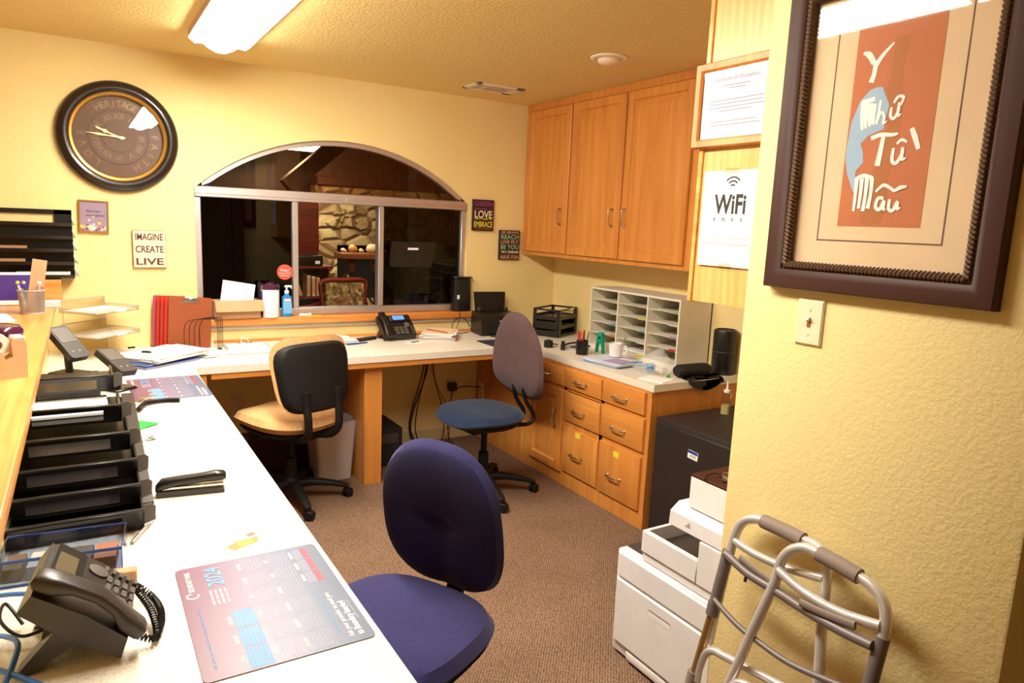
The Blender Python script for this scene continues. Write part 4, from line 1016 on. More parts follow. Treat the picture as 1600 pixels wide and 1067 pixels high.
# ------------------------------------------------------------------ right-hand worktop
def right_counter():
    t = thing('mail_sorter', 'cream pigeonhole mail sorter with coloured tabs on the worktop', 'mail sorter', (-0.125, -1.165, CT))
    x0, x1, y0, y1, zt = -0.125, 0.12, -0.39, 0.39, 0.382
    m = MB()
    m.box(x0, x1, y0, y1, 0, 0.022); m.box(x0, x1, y0, y1, zt - 0.012, zt); m.box(x0, x1, y0, y0 + 0.01, 0.022, zt - 0.012); m.box(x0, x1, y1 - 0.01, y1, 0.022, zt - 0.012); m.box(x1 - 0.006, x1, y0, y1, 0.022, zt - 0.012)
    m.build('case', 'sorter_cream', t)
    ys = [y1 - 0.01, 0.127, -0.132, y0 + 0.01]
    for y in ys[1:3]: MB().box(x0 + 0.001, x1 - 0.006, y - 0.005, y + 0.005, 0.022, zt - 0.012).build('divider', 'sorter_cream', t)
    tabs = {(0, 2): 'sky_blue', (0, 1): 'orange_label', (1, 4): 'pink_label', (1, 3): 'yellow_label', (1, 2): 'teal_label', (1, 0): 'yellow_label', (2, 4): 'green_label', (2, 2): 'lilac_label', (2, 1): 'red_ink'}
    for c in range(3):
        ya, yb = ys[c] - 0.005 if c else ys[c], ys[c + 1] + 0.005 if c < 2 else ys[c + 1]
        for r in range(5):
            z = 0.024 + (r) * 0.0695
            if r:
                w = ya - yb; P = [(x1 - 0.007, ya), (x1 - 0.007, yb), (x0 + 0.002, yb), (x0 + 0.002, yb + w * 0.28), (x0 + 0.02, yb + w * 0.36), (x0 + 0.028, ya - w * 0.35), (x0 + 0.012, ya - 0.01), (x0 + 0.008, ya)]
                MB().prism(P, z, z + 0.0035).build('shelf', 'sorter_cream', t)
            if (c, r) in tabs:
                MB().box(x0 - 0.006, x0 + 0.03, yb + 0.01, yb + 0.065, z + 0.0036 if r else 0.0225, z + 0.0066 if r else 0.026).build('label_tab', tabs[(c, r)], t)
    sheets('paper_stack', 'papers in the bottom middle slot of the mail sorter', 'papers', (-0.12, -1.165, CT + 0.0265), 0, 0.2, 0.2, 5, ['paper', 'lilac_label', 'white'], 0.003, 0.0015, 11, 0.02)
    # pen cup
    t = thing('pen_cup', 'dark metal pen cup on the worktop before the mail sorter', 'pen cup', (-0.47, -1.0, CT))
    MB().lathe([(0.033, 0), (0.036, 0.002), (0.036, 0.085), (0.034, 0.085), (0.033, 0.004), (0.002, 0.003)], 28).build('cup', 'black_plastic', t)
    labs = ['red pen standing in the pen cup nearest the corner', 'second red pen standing in the pen cup', 'red marker leaning on the front of the pen cup', 'black pen leaning out of the pen cup', 'silver scissors-like pen tallest in the pen cup']
    for k, (dx, dy, mat, tx, ty) in enumerate([(-0.012, 0.014, 'red_ink', 0.05, -0.08), (-0.002, -0.004, 'red_ink', -0.03, 0.03), (-0.017, -0.008, 'mat_red', 0.12, 0.05), (0.014, 0.006, 'black_plastic', -0.1, -0.12), (0.012, -0.014, 'nickel', -0.15, 0.12)]):
        p = thing('pen', labs[k], 'pen', (-0.47 + dx, -1.0 + dy, CT + 0.0045)); p.rotation_euler = (ty * 0.7, -tx * 0.7, 0)
        MB().cyl((0, 0, 0), (0, 0, 0.115), 0.0048, None, 10).build('barrel', mat, p); MB().cyl((0, 0, 0.1155), (0, 0, 0.138), 0.0052, 0.003, 10).build('tip', 'red_ink' if mat == 'mat_red' else mat, p)
    # teal stand (staple remover / holder)
    t = thing('desk_tool', 'teal green upright plastic holder beside the pen cup', 'holder', (-0.33, -0.995, CT))
    m = MB()
    for s in (-1, 1):
        m.tube(smooth_path([(0, s * 0.03, 0.002), (0, s * 0.026, 0.04), (0, s * 0.02, 0.075), (0, s * 0.012, 0.105), (0, 0, 0.115)], 4), [0.012] * 16 + [0.01], 10, 0, flat=0.7)
    m.build('arms', 'teal', t)
    MB().box(-0.014, 0.014, -0.02, 0.02, 0.055, 0.085, 0, 0.006, seg=2).build('grip', 'teal', t)
    MB().lathe([(0.022, 0.1), (0.024, 0.108), (0.018, 0.124), (0.003, 0.127)], 20).build('cap', 'teal', t)
    # black gadgets
    t = thing('tape_reel', 'small black round gadget on its side near the mauve chair', 'gadget', (-0.53, -0.735, CT))
    MB().lathe([(0.024, 0), (0.028, 0.003), (0.028, 0.04), (0.024, 0.044), (0.01, 0.044), (0.008, 0.05), (0.002, 0.05)], 24).build('body', 'black_matte', t); MB().tube([(0.028, 0, 0.02), (0.045, -0.015, 0.02), (0.05, -0.03, 0.018)], 0.004, 8).build('lead', 'black_matte', t)
    t = thing('ink_bottle', 'small black capped bottle between the round gadget and the grey tray', 'bottle', (-0.498, -0.845, CT))
    MB().lathe([(0.013, 0), (0.0145, 0.003), (0.0145, 0.035)], 20).build('body', 'black_plastic', t); MB().lathe([(0.011, 0.0355), (0.0115, 0.055), (0.002, 0.056)], 20).build('cap', 'black_matte', t)
    t = thing('metal_tray', 'flat grey metal dish lying before the pen cup', 'dish', (-0.405, -0.845, CT), 0.3)
    MB().rrect(0.1, 0.15, 0.01, 0, 0.012).build('base', 'ligthgrey', t); MB().box(-0.03, 0.03, -0.05, 0.02, 0.0125, 0.02, 0, 0.003).build('insert', 'dark_grey', t)
    cable('dark_strap', 'dark strap lying behind the small black bottle', [(-0.42, -0.74, CT + 0.006), (-0.36, -0.73, CT + 0.016), (-0.3, -0.76, CT + 0.02), (-0.27, -0.82, CT + 0.006)], 0.006, 'black_matte')
    # magazines, mug
    sheets('magazine', 'blue and white magazines under the mug on the worktop', 'magazines', (-0.47, -1.28, CT), 0.12, 0.2, 0.27, 6, ['cert_paper', 'sky_blue', 'paper'], 0.008, 0.003, 23, 0.06)
    zt = CT + 0.0225
    m = MB(); m.box(-0.05, 0.06, -0.09, 0.03, 0, 0.0016); tag(m.build('leaflet', 'lilac_label', None, (-0.49, -1.315, zt), (0, 0, 0.2)), 'pale violet leaflet on top of the magazines', 'leaflet')
    t = thing('mug', 'white mug standing on the magazines by the mail sorter', 'mug', (-0.40, -1.225, zt + 0.001))
    MB().lathe([(0.03, 0), (0.037, 0.004), (0.041, 0.07), (0.042, 0.078), (0.039, 0.078), (0.037, 0.07), (0.033, 0.006), (0.002, 0.005)], 32).build('cup', 'white', t)
    MB().tube(smooth_path([(0.036, -0.0, 0.062), (0.058, -0.0, 0.06), (0.063, 0, 0.04), (0.055, 0, 0.02), (0.036, 0, 0.016)], 4), 0.0055, 8, 0, RZ(-0.9)).build('handle', 'white', t)
    MB().tube([(0.0, 0, 0.012), (0.03, -0.02, 0.085), (0.045, -0.03, 0.115)], [0.003, 0.003, 0.006], 8, flat=0.5).build('spoon', 'nickel', t)
    # plastic bag
    rnd = random.Random(9); m = MB(); rings = []
    N = 22
    for j, (z, a, b) in enumerate([(0.0, 0.07, 0.11), (0.015, 0.085, 0.125), (0.045, 0.075, 0.115), (0.075, 0.055, 0.085), (0.1, 0.035, 0.05), (0.115, 0.02, 0.03), (0.125, 0.012, 0.018)]):
        rings.append([(a * math.cos(2 * PI * i / N) * rnd.uniform(0.82, 1.12) + 0.03 * z / 0.12, b * math.sin(2 * PI * i / N) * rnd.uniform(0.85, 1.1) - 0.04 * z / 0.12, max(0.0005, z + rnd.uniform(-0.006, 0.006))) for i in range(N)])
    m.loft(rings)
    t = thing('plastic_bag', 'crumpled clear plastic bag with light blue contents on the worktop', 'bag', (-0.42, -1.535, CT + 0.001))
    m.build('film', 'bag_film', t, angle=25)
    m = MB()
    for k in range(9):
        x, y = rnd.uniform(-0.06, -0.01), rnd.uniform(-0.07, 0.07); s = rnd.uniform(0.02, 0.032)
        m.box(-s, s, -s * 0.6, s * 0.6, 0, 0.006, 0 if k % 3 else 1, 0.002, TR(x, y, 0.012 + k * 0.004) @ RZ(rnd.uniform(0, 3)) @ RX(rnd.uniform(-0.3, 0.3)))
    m.build('contents', ['sky_blue', 'gel_blue'], t)
    m = MB(); m.box(-0.055, 0.055, -0.07, 0.07, 0, 0.004)
    tag(m.build('notepad', 'paper', None, (-0.53, -1.705, CT), (0, 0, 0.25)), 'white notepad at the near corner of the drawer worktop', 'notepad')
    m = MB(); m.ball((0, 0, 0.008), 0.008, 10, 6); m.box(-0.012, 0.012, -0.004, 0.004, 0, 0.006)
    tag(m.build('green_clip', 'green', None, (-0.43, -1.685, CT)), 'tiny green clip beside the black case on the worktop', 'clip')
    # black soft case, drooping over the edge
    t = thing('black_case', 'black soft rolled case at the end of the drawer worktop', 'case', (-0.3, -1.71, CT))
    m = MB(); m.tube(smooth_path([(-0.1, 0.0, 0.034), (-0.05, -0.005, 0.036), (0.05, -0.01, 0.036), (0.12, -0.012, 0.034)], 4), [0.026, 0.03] + [0.034] * 9 + [0.03, 0.024], 14, flat=1.15); m.build('roll', 'black_matte', t)
    m = MB(); g = []
    for i in range(9):
        u = i / 8; x = -0.1 + 0.25 * u
        g.append([(x, -0.02, 0.012), (x, -0.06, 0.006 + 0.004 * math.sin(i)), (x, -0.088, 0.004), (x, -0.097, -0.012 - 0.02 * math.sin(PI * u)), (x + 0.01, -0.1, -0.02 - 0.035 * math.sin(PI * min(1, u * 1.1)))])
    vs = [p for r in g for p in r]; fs = [[i * 5 + j, i * 5 + j + 1, (i + 1) * 5 + j + 1, (i + 1) * 5 + j] for i in range(8) for j in range(4)]
    m.add(vs, fs + [f[::-1] for f in fs]); m.build('flap', 'black_matte', t)
    # black cylinder
    t = thing('black_canister', 'tall black cylinder standing behind the soft case at the worktop end', 'canister', (-0.068, -1.72, CT))
    MB().lathe([(0.058, 0), (0.062, 0.006), (0.062, 0.225), (0.058, 0.238), (0.05, 0.241), (0.05, 0.235), (0.002, 0.234)], 36).build('body', 'black_plastic', t)
    MB().lathe([(0.0625, 0.12), (0.0632, 0.121), (0.0632, 0.124), (0.0625, 0.125)], 36, cap=False).build('seam_ring', 'dark_grey', t)
right_counter()
def alcove():
    # black safe
    t = thing('safe', 'large black safe standing between the drawers and the white printer', 'safe', (-0.325, -2.135, 0))
    MB().box(-0.3, 0.3, -0.32, 0.31, 0.02, 0.61, 0, 0.006, seg=2).build('body', 'safe_black', t)
    MB().box(-0.312, -0.3005, -0.30, 0.29, 0.04, 0.59, 0, 0.004).build('door', 'safe_black', t)
    m = MB(); m.rrect(0.062, 0.04, 0.003, 0, 0.001, 0, FACE_W(-0.312, 0.045, 0.495) @ RZ(-0.06)); m.rrect(0.06, 0.014, 0.002, 0.001, 0.0014, 1, FACE_W(-0.312, 0.045, 0.507) @ RZ(-0.06))
    for q in (0.494, 0.489, 0.484): m.box(-0.3134, -0.313, 0.024, 0.062, q - 0.001, q + 0.001, 2)
    m.build('sticker', ['paper', 'blue_folder', 'ink_grey'], t)
    for x, y in ((-0.26, -0.28), (-0.26, 0.27), (0.26, -0.28), (0.26, 0.27)): MB().cyl((x, y, 0), (x, y, 0.02), 0.02).build('foot', 'black_matte', t)
    t = thing('squeeze_bottle', 'clear squeeze bottle with yellowish liquid standing on the safe', 'bottle', (-0.26, -1.93, 0.611), 0.5)
    MB().rrect(0.05, 0.04, 0.01, 0.001, 0.045).build('liquid', 'soap_liquid', t)
    MB().rrect(0.052, 0.042, 0.011, 0, 0.11).build('bottle_body', 'acrylic', t); MB().lathe([(0.016, 0.1105), (0.016, 0.122), (0.007, 0.125), (0.003, 0.17), (0.001, 0.17)], 16).build('nozzle', 'white', t)
    MB().box(-0.018, 0.018, -0.0225, -0.0215, 0.02, 0.08).build('side_label', 'ink_grey', t)
    # white floor-standing printer
    t = thing('office_printer', 'white office printer standing on the floor behind the end of the yellow wall', 'printer', (-1.18, -2.735, 0))
    # local: front at x=-0.245, width y from -0.235 to 0.235
    m = MB(); m.box(-0.235, 0.235, -0.235, 0.235, 0.012, 0.395, 0, 0.008, seg=2); b = m.build('body', 'printer_white', t)
    fx = -0.236
    m = MB(); m.rectloft(0.44, 0.235, [(0, 0), (0, 0.006), (0.004, 0.01)], 0, FACE_W(fx, 0, 0.175)); m.build('paper_drawer', 'printer_white', t)
    m = MB(); m.rrect(0.1, 0.022, 0.006, 0.0101, 0.0106, 0, FACE_W(fx, -0.0, 0.245)); m.box(fx - 0.0108, fx - 0.0106, -0.05, 0.05, 0.253, 0.2565, 1); m.build('grip_recess', ['white', 'mat_edge'], t)  # brown strip is the shadow painted along the top of the slot
    m = MB(); m.rectloft(0.44, 0.085, [(0, 0), (0, 0.005), (0.003, 0.008)], 0, FACE_W(fx, 0, 0.345)); m.build('front_cover', 'printer_white', t)
    m = MB(); m.rectloft(0.3, 0.03, [(0, 0), (0, 0.004), (0.003, 0.006)], 0, FACE_W(fx, 0, 0.03)); m.build('kick_plate', 'printer_white', t)
    m = MB(); m.box(-0.2, 0.0, 0.13, 0.2275, 0.3955, 0.398); m.build('side_well', 'dark_grey', t)
    # output bin + scanner deck, set back to the near side
    m = MB()
    m.box(-0.225, 0.235, -0.235, 0.125, 0.396, 0.43, 0, 0.004)
    m.box(-0.232, -0.212, -0.124, 0.125, 0.4305, 0.505, 0, 0.003); m.box(-0.212, 0.235, 0.112, 0.125, 0.43, 0.505, 0, 0.002)
    m.build('output_bin', 'printer_white', t)
    MB().box(-0.211, 0.2, -0.124, 0.111, 0.431, 0.455).build('bin_floor', 'dark_grey', t)
    m = MB(); m.box(-0.232, 0.235, -0.235, -0.125, 0.4305, 0.57, 0, 0.003); m.build('control_side', 'printer_white', t)
    m = MB(); m.prism([(-0.228, 0.575), (-0.225, 0.62), (-0.19, 0.645), (0.235, 0.645), (0.235, 0.555), (-0.17, 0.555)], -0.01, 0.235, 0, frame3(0, 0, 0, (1, 0, 0), (0, 0, 1), (0, -1, 0)))
    m.build('scanner_deck', 'printer_white', t)
    m = MB(); m.prism([(-0.012, -0.008), (0.012, -0.008), (0.006, 0.01)], 0.0005, 0.0012, 0, FACE_W(-0.2265, -0.07, 0.6)); m.build('indicator', 'ligthgrey', t)
    t2 = thing('white_box', 'white carton with a brown top sitting on the white office printer', 'box', (-1.18, -2.88, 0.646))
    MB().box(-0.2, 0.16, -0.1, 0.105, 0, 0.1, 0, 0.002).build('carton', 'white', t2); MB().box(-0.2, 0.16, -0.1, 0.105, 0.1005, 0.108, 0, 0.001).build('lid', 'frame_brown', t2)
    t = thing('key_bunch', 'bunch of keys on the brown lid of the white carton', 'keys', (-1.33, -2.875, 0.7545))
    m = MB(); m.tube([(0.014 * math.cos(a * PI / 8), 0.014 * math.sin(a * PI / 8), 0.018 + 0.006 * math.sin(a * PI / 8)) for a in range(17)], 0.0014, 6); m.build('ring', 'nickel', t)
    for k in range(3):
        m = MB(); m.rrect(0.022, 0.02, 0.008, 0, 0.002); m.box(-0.004, 0.004, -0.045, -0.01, 0, 0.002); m.build('key', 'nickel', t, (0.006 * k - 0.008, 0.004 * k, 0.004 + 0.003 * k), (0.15, 0.05 * k, 1.9 + 0.5 * k))
    MB().tube(smooth_path([(0.02, 0.02, 0.004), (0.0, 0.045, 0.012), (-0.04, 0.05, 0.006), (-0.06, 0.035, 0.004)], 4), 0.003, 6).build('lanyard', 'sign_dark', t)
alcove()
def under_desk():
    t = thing('waste_bin', 'frosted white plastic waste bin under the window desk', 'bin', (-1.80, -0.40, 0.0))
    m = MB(); rings = []
    for z, a, b in ((0.001, 0.1, 0.07), (0.34, 0.125, 0.09), (0.352, 0.13, 0.095), (0.352, 0.124, 0.088), (0.335, 0.121, 0.086), (0.004, 0.097, 0.067)):
        rings.append([(x, y, z) for x, y in rr(2 * a, 2 * b, 0.02, 4)])
    m.loft(rings); m.build('bin_body', 'bin_plastic', t, (0, 0, 0), (0, 0, 0.1))
    m = MB(); m.box(-0.22, 0.18, -0.09, 0.09, 0, 0.2, 0, 0.004)
    t = thing('dark_crate', 'dark brown low box on the floor against the wall behind the tan chair', 'box', (-2.02, -0.125, 0))
    m.build('box_body', 'frame_brown', t); MB().box(-0.225, 0.185, -0.095, 0.095, 0.2005, 0.215, 0, 0.003).build('lid', 'frame_brown', t)
    t = thing('computer_tower', 'black computer case on the floor beside the oak desk post', 'computer', (-1.44, -0.2, 0))
    MB().box(-0.11, 0.1, -0.17, 0.15, 0.01, 0.24, 0, 0.006).build('case', 'black_matte', t)
    m = MB(); m.box(-0.08, 0.07, -0.173, -0.1705, 0.15, 0.21); m.build('front_bay', 'dark_grey', t)
    for x in (-0.08, 0.07): MB().box(x - 0.015, x + 0.015, -0.15, 0.13, 0, 0.01).build('foot', 'black_matte', t)
    rnd = random.Random(12)
    labs = ['black cable hanging from the desk, first right of the oak post', 'black cable hanging beside the knotted one under the desk', 'thick black cable hanging with a plug near the floor', 'greenish grey cable hanging apart from the black ones', 'brown cable looping furthest from the oak post under the desk']
    for k, (x, sway, mat, r) in enumerate([(-1.06, -0.1, 'wire_black', 0.004), (-1.045, -0.07, 'wire_black', 0.0035), (-1.03, -0.12, 'wire_black', 0.005), (-1.0, 0.1, 'rope_brown', 0.004), (-1.015, 0.16, 'sign_edge', 0.003)]):
        cable('hanging_cable', labs[k], [(x, -0.06, 0.72), (x + sway * 0.05, -0.06, 0.55), (x + sway * 0.3, -0.05, 0.42), (x + sway * 0.8, -0.05, 0.26), (x + sway, -0.05, 0.13), (x + sway * 0.8, -0.07, 0.04), (x + sway * 0.5, -0.09, 0.008)], r, mat)
    cable('adapter_cable', 'black cable hanging from the power adapter under the desk', [(-0.835, -0.035, 0.325), (-0.85, -0.04, 0.25), (-0.87, -0.05, 0.12), (-0.86, -0.06, 0.01)], 0.0035)
    cable('adapter_cable', 'black cable from the power adapter across to the cabinet outlet', [(-0.805, -0.04, 0.365), (-0.77, -0.07, 0.385), (-0.70, -0.09, 0.38), (-0.638, -0.088, 0.37)], 0.0035)
    cable('coiled_cable', 'black cable coiled on top of the computer case under the desk', [(-1.52 + 0.06 * math.cos(a * 0.7) , -0.22 + 0.05 * math.sin(a * 0.7), 0.244 + 0.002 * a + 0.035 * (1 + math.cos(a * 0.7))) for a in range(22)], 0.0035)
    m = MB(); m.rrect(0.24, 0.055, 0.008, 0, 0.035)
    for k in range(4): m.rrect(0.028, 0.03, 0.004, 0.035, 0.036, 1, I4, cx=-0.08 + k * 0.05)
    tag(m.build('power_strip', ['black_plastic', 'dark_grey'], None, (-1.02, -0.2, 0), (0, 0, 0.2)), 'black power strip lying on the carpet under the desk', 'power strip')
under_desk()

# ------------------------------------------------------------------ long worktop on the ledge side
def calendar_print():
    t = NT('calendar_print'); t.set(Roughness=0.38)
    sp = t.n('ShaderNodeSeparateXYZ'); t.l(t.n('ShaderNodeTexCoord').outputs['Object'], sp.inputs[0])
    a = t.n('ShaderNodeMath', operation='MULTIPLY_ADD'); t.l(sp.outputs[0], a.inputs[0]); a.inputs[1].default_value = 3.4; a.inputs[2].default_value = 0.5
    t.l(t.ramp(a.outputs[0], [(0.0, rgb(112, 60, 84)), (0.22, rgb(114, 72, 98)), (0.45, rgb(116, 100, 126)), (0.75, rgb(98, 104, 128)), (1.0, rgb(88, 96, 116))]), t.p.inputs['Base Color'])
calendar_print()
def calendar_mat(label, loc, rz=0.0):
    t = thing('calendar_mat', label, 'desk mat', loc, rz)
    m = MB(); M = FLAT_W(); w, h = 0.41, 0.288
    m.rrect(w, h, 0.012, 0, 0.002, 0, M)
    z = 0.0021
    def bx(x0, x1, y0, y1, mi, k=0): m.add([(x0, y0, z + k), (x1, y0, z + k), (x1, y1, z + k), (x0, y1, z + k)], [[0, 1, 2, 3]], mi, M)
    def month(cx, cy, name, mi=None, rows=5):
        if mi: bx(cx - 0.03, cx + 0.03, cy - 0.026, cy + 0.012, mi)
        for a, b, c, d in ((-0.031, 0.031, 0.0125, 0.0132), (-0.031, 0.031, -0.0267, -0.026), (-0.031, -0.0303, -0.0267, 0.0132), (0.0303, 0.031, -0.0267, 0.0132)): bx(cx + a, cx + b, cy + c, cy + d, 4, 0.0001)
        m.text(name, 0.0075, M @ TR(cx, cy + 0.019, z), 1, 0.0002, 0.03 if len(name) > 4 else 0.016)
        for r in range(rows):
            for k in range(7):
                x = cx - 0.024 + k * 0.008; y = cy + 0.007 - r * 0.0068
                bx(x - 0.0022, x + 0.0022, y - 0.0013, y + 0.0013, 4, 0.0002)
    m.text('BOUNDARY MARK', 0.011, M @ TR(0.142, 0.124, z), 1, 0.0002, 0.085)
    K = 16; ra = [(0.082 + r * math.cos(2 * PI * k / K), 0.124 + r * math.sin(2 * PI * k / K), z) for r in (0.012, 0.009) for k in range(K)]
    m.add(ra, [[k, (k + 1) % K, K + (k + 1) % K, K + k] for k in range(K - 3)], 1, M)
    m.text('ask your provider for an appointment today', 0.006, M @ TR(-0.075, 0.122, z), 5, 0.0002, 0.2)
    m.text('2024', 0.032, M @ TR(0.145, 0.078, z), 5, 0.0003, 0.082, bold=0.02)
    for k in range(4):
        for q in range(3): bx(0.03 + q * 0.021, 0.048 + q * 0.021, 0.09 - k * 0.009, 0.094 - k * 0.009, 4)
    for k, nm in enumerate(('OCTOBER', 'NOVEMBER', 'DECEMBER')): month(-0.17 + k * 0.066, 0.058, nm, 5)
    for r, y in ((0, 0.006), (1, -0.048)):
        names = (('APRIL', 'MAY', 'JUNE', 'JULY', 'AUGUST', 'SEPTEMBER'), ('JANUARY', 'FEBRUARY', 'MARCH', 'APRIL', 'MAY', 'JUNE'))[r]
        for k in range(6): month(-0.168 + k * 0.066, y, names[k])
    for k, nm in enumerate(('JANUARY', 'FEBRUARY', 'MARCH')):
        cx = 0.058 + k * 0.054
        m.text(nm, 0.007, M @ TR(cx, -0.083, z), 1, 0.0002, 0.03)
        bx(cx - 0.025, cx + 0.025, -0.12, -0.107, 3)
        for q in range(4):
            for j in range(7): bx(cx - 0.024 + j * 0.007, cx - 0.020 + j * 0.007, -0.093 - q * 0.005, -0.0905 - q * 0.005, 4)
    m.text('find a location near you', 0.006, M @ TR(-0.09, -0.088, z), 5, 0.0002, 0.15)
    m.text('Ask your provider to send you', 0.01, M @ TR(-0.105, -0.105, z), 1, 0.0002, 0.165)
    m.text('to Boundary Imaging!', 0.013, M @ TR(-0.125, -0.121, z), 1, 0.0002, 0.125, bold=0.02)
    m.text('open weekdays', 0.005, M @ TR(-0.10, -0.133, z), 4, 0.0002, 0.07)
    m.build('print', ['calendar_print', 'ink_white', 'mat_slate', 'mat_red', 'mat_line', 'mat_cyan'], t)
    return t
calendar_mat('grey and maroon 2024 calendar desk mat beside the navy chair', (-2.7035, -2.952, CT), 0.0)
calendar_mat('calendar desk mat lying at the far end of the long worktop near the blue folders', (-2.695, -1.045, CT), 0.02)
def stapler():
    t = thing('stapler', 'black stapler lying on the long worktop above the calendar mat', 'stapler', (-2.762, -2.312, CT), -0.16)
    m = MB(); m.prism([(-0.08, 0), (0.08, 0), (0.083, 0.004), (0.08, 0.012), (-0.076, 0.016), (-0.083, 0.01)], -0.018, 0.018, 0, frame3(0, 0, 0, (1, 0, 0), (0, 0, 1), (0, -1, 0))); m.build('base', 'dark_grey', t)
    m = MB(); m.box(-0.07, 0.08, -0.012, 0.012, 0.0175, 0.0265, 0, 0.002); m.build('magazine', 'nickel', t)
    rings = []
    for x, z0, z1, w in ((-0.084, 0.014, 0.03, 0.014), (-0.07, 0.018, 0.046, 0.017), (-0.03, 0.027, 0.049, 0.017), (0.03, 0.031, 0.053, 0.016), (0.06, 0.031, 0.058, 0.017), (0.08, 0.032, 0.055, 0.016), (0.087, 0.036, 0.048, 0.013)):
        rings.append([(x, -y, (z0 + z1) / 2 + q) for y, q in rr(2 * w, z1 - z0, (z1 - z0) * 0.35, 3)])
    m = MB(); m.loft(rings); m.build('arm', 'black_plastic', t)
stapler()
def long_counter():
    p = pen('grey pen lying by the foot of the black trays', (-2.885, -2.505, CT), 1.15, 'ligthgrey', 0.15, cap='nickel')
    m = MB(); m.box(-0.045, 0.045, -0.028, 0.028, 0, 0.0012); z = 0.0013
    m.add([(-0.04, -0.024, z), (0.02, -0.026, z), (0.04, 0.0, z), (-0.01, 0.012, z), (-0.04, 0.005, z)], [[0, 1, 2, 3, 4]], 1)
    m.add([(-0.02, -0.02, z + .0002), (0.01, -0.02, z + .0002), (0.02, 0.0, z + .0002), (-0.015, 0.004, z + .0002)], [[0, 1, 2, 3]], 2)
    m.add([(0.024, 0.01, z), (0.044, 0.01, z), (0.044, 0.026, z), (0.024, 0.026, z)], [[0, 1, 2, 3]], 3)
    for k in range(3): m.add([(-0.04, 0.016 + k * 0.004, z), (0.01, 0.016 + k * 0.004, z), (0.01, 0.018 + k * 0.004, z), (-0.04, 0.018 + k * 0.004, z)], [[0, 1, 2, 3]], 4)
    tag(m.build('business_card', ['paper', 'orange_label', 's_yellow', 'sticker_red', 'mat_mauve'], None, (-2.697, -2.668, CT), (0, 0, 0.45)), 'small orange and red card just above the big calendar mat', 'card')
    m = MB(); m.add([(-0.06, -0.08, 0.001), (-0.04, 0.09, 0.001), (0.045, -0.005, 0.006), (-0.06, -0.08, 0), (-0.04, 0.09, 0), (0.045, -0.005, 0.0052)], [[0, 2, 1], [3, 4, 5], [0, 3, 5, 2], [2, 5, 4, 1], [1, 4, 3, 0]])
    tag(m.build('green_paper', 'green', None, (-2.82, -1.6, CT), (0, 0, 0)), 'bright green paper corner sticking out beside the black sorter', 'paper')
    m = MB()
    for k in range(3):
        m.rrect(0.022, 0.018, 0.007, 0.0, 0.003, 0, TR(0.012 * k, 0.006 * k, 0.003 * k) @ RZ(k)); m.box(-0.003, 0.003, 0, 0.034, 0.0, 0.003, 0, 0, TR(0.012 * k, 0.006 * k, 0.003 * k) @ RZ(k * 0.8 - 1.2))
    tag(m.build('small_keys', 'ligthgrey', None, (-2.835, -1.79, CT)), 'few grey keys lying right of the black sorter', 'keys')
    # black portfolio ramp + letter trays on it
    t = thing('desk_sorter', 'black step sorter of stacked letter trays on the long worktop beside the ledge', 'letter trays', (-3.02, -2.1, CT))
    ox, oy = 3.02, 2.1
    m = MB(); m.prism([(-2.36 + oy, 0.0), (-1.62 + oy, 0.0), (-1.62 + oy, 0.125), (-2.36 + oy, 0.012)], 0.13, 0.166, 0, frame3(0, 0, 0, (0, 1, 0), (0, 0, 1), (1, 0, 0))); m.build('side_ramp', 'phone_grey', t)
    m = MB(); m.prism([(-2.2 + oy, 0.0), (-1.62 + oy, 0.0), (-1.62 + oy, 0.115), (-2.2 + oy, 0.02)], -0.128, 0.1295, 0, frame3(0, 0, 0, (0, 1, 0), (0, 0, 1), (1, 0, 0))); m.build('base_ramp', 'black_matte', t)
    for k, (y, z, xr) in enumerate([(-2.50, 0.006, -2.885), (-2.42, 0.04, -2.885), (-2.33, 0.075, -2.885), (-2.22, 0.115, -2.895), (-2.05, 0.148, -2.905), (-1.80, 0.182, -2.915)]):
        a, b = -3.146 + ox, xr + ox; yy = y + oy; hgt = 0.05; m = MB(); D = 0.3
        lean = 0.018
        fr = lambda x, q: (x, yy - lean * q, z + hgt * q)
        # front frame with window
        for x0, x1, q0, q1 in ((a, b, 0.72, 1.0), (a, b, 0, 0.12), (a, a + 0.03, 0.12, 0.72), (b - 0.045, b, 0.12, 0.72)):
            vs = [(x0, yy - lean * q0, z + hgt * q0), (x1, yy - lean * q0, z + hgt * q0), (x1, yy - lean * q1, z + hgt * q1), (x0, yy - lean * q1, z + hgt * q1)]
            vs += [(x, y_ + 0.005, z_) for x, y_, z_ in vs]
            m.add(vs, [[0, 1, 2, 3], [7, 6, 5, 4], [3, 2, 6, 7], [0, 4, 5, 1], [1, 5, 6, 2], [0, 3, 7, 4]])
        m.box(a, b, yy, yy + D, z - 0.003, z, 0)
        m.box(a, b, yy - lean - 0.008, yy - lean + 0.006, z + hgt - 0.002, z + hgt + 0.003, 0, 0.001)
        for x0 in (a, b - 0.004): m.prism([(yy - lean, z + hgt), (yy + 0.12, z + hgt), (yy + D, z + 0.02), (yy + D, z), (yy, z)], x0, x0 + 0.004, 0, frame3(0, 0, 0, (0, 1, 0), (0, 0, 1), (1, 0, 0)))
        tr = m.build('tray', 'black_plastic', t)
        MB().prism([(b, z + 0.004), (b + 0.024, z + 0.012), (b + 0.026, z + 0.044), (b + 0.016, z + 0.052), (b, z + 0.05)], 0.0, 0.004, 0, frame3(0, yy + 0.012, 0, (1, 0, 0), (0, 0, 1), (0, -1, 0))).build('side_tab', 'key_grey', tr)
    m = MB(); m.box(-0.11, 0.085, -1.98 + oy, -1.76 + oy, 0.151, 0.158); 
    tag(m.build('paper_stack', 'paper', None, (-3.02, -2.1, CT)), 'white papers in the second tray from the top of the black sorter', 'papers')
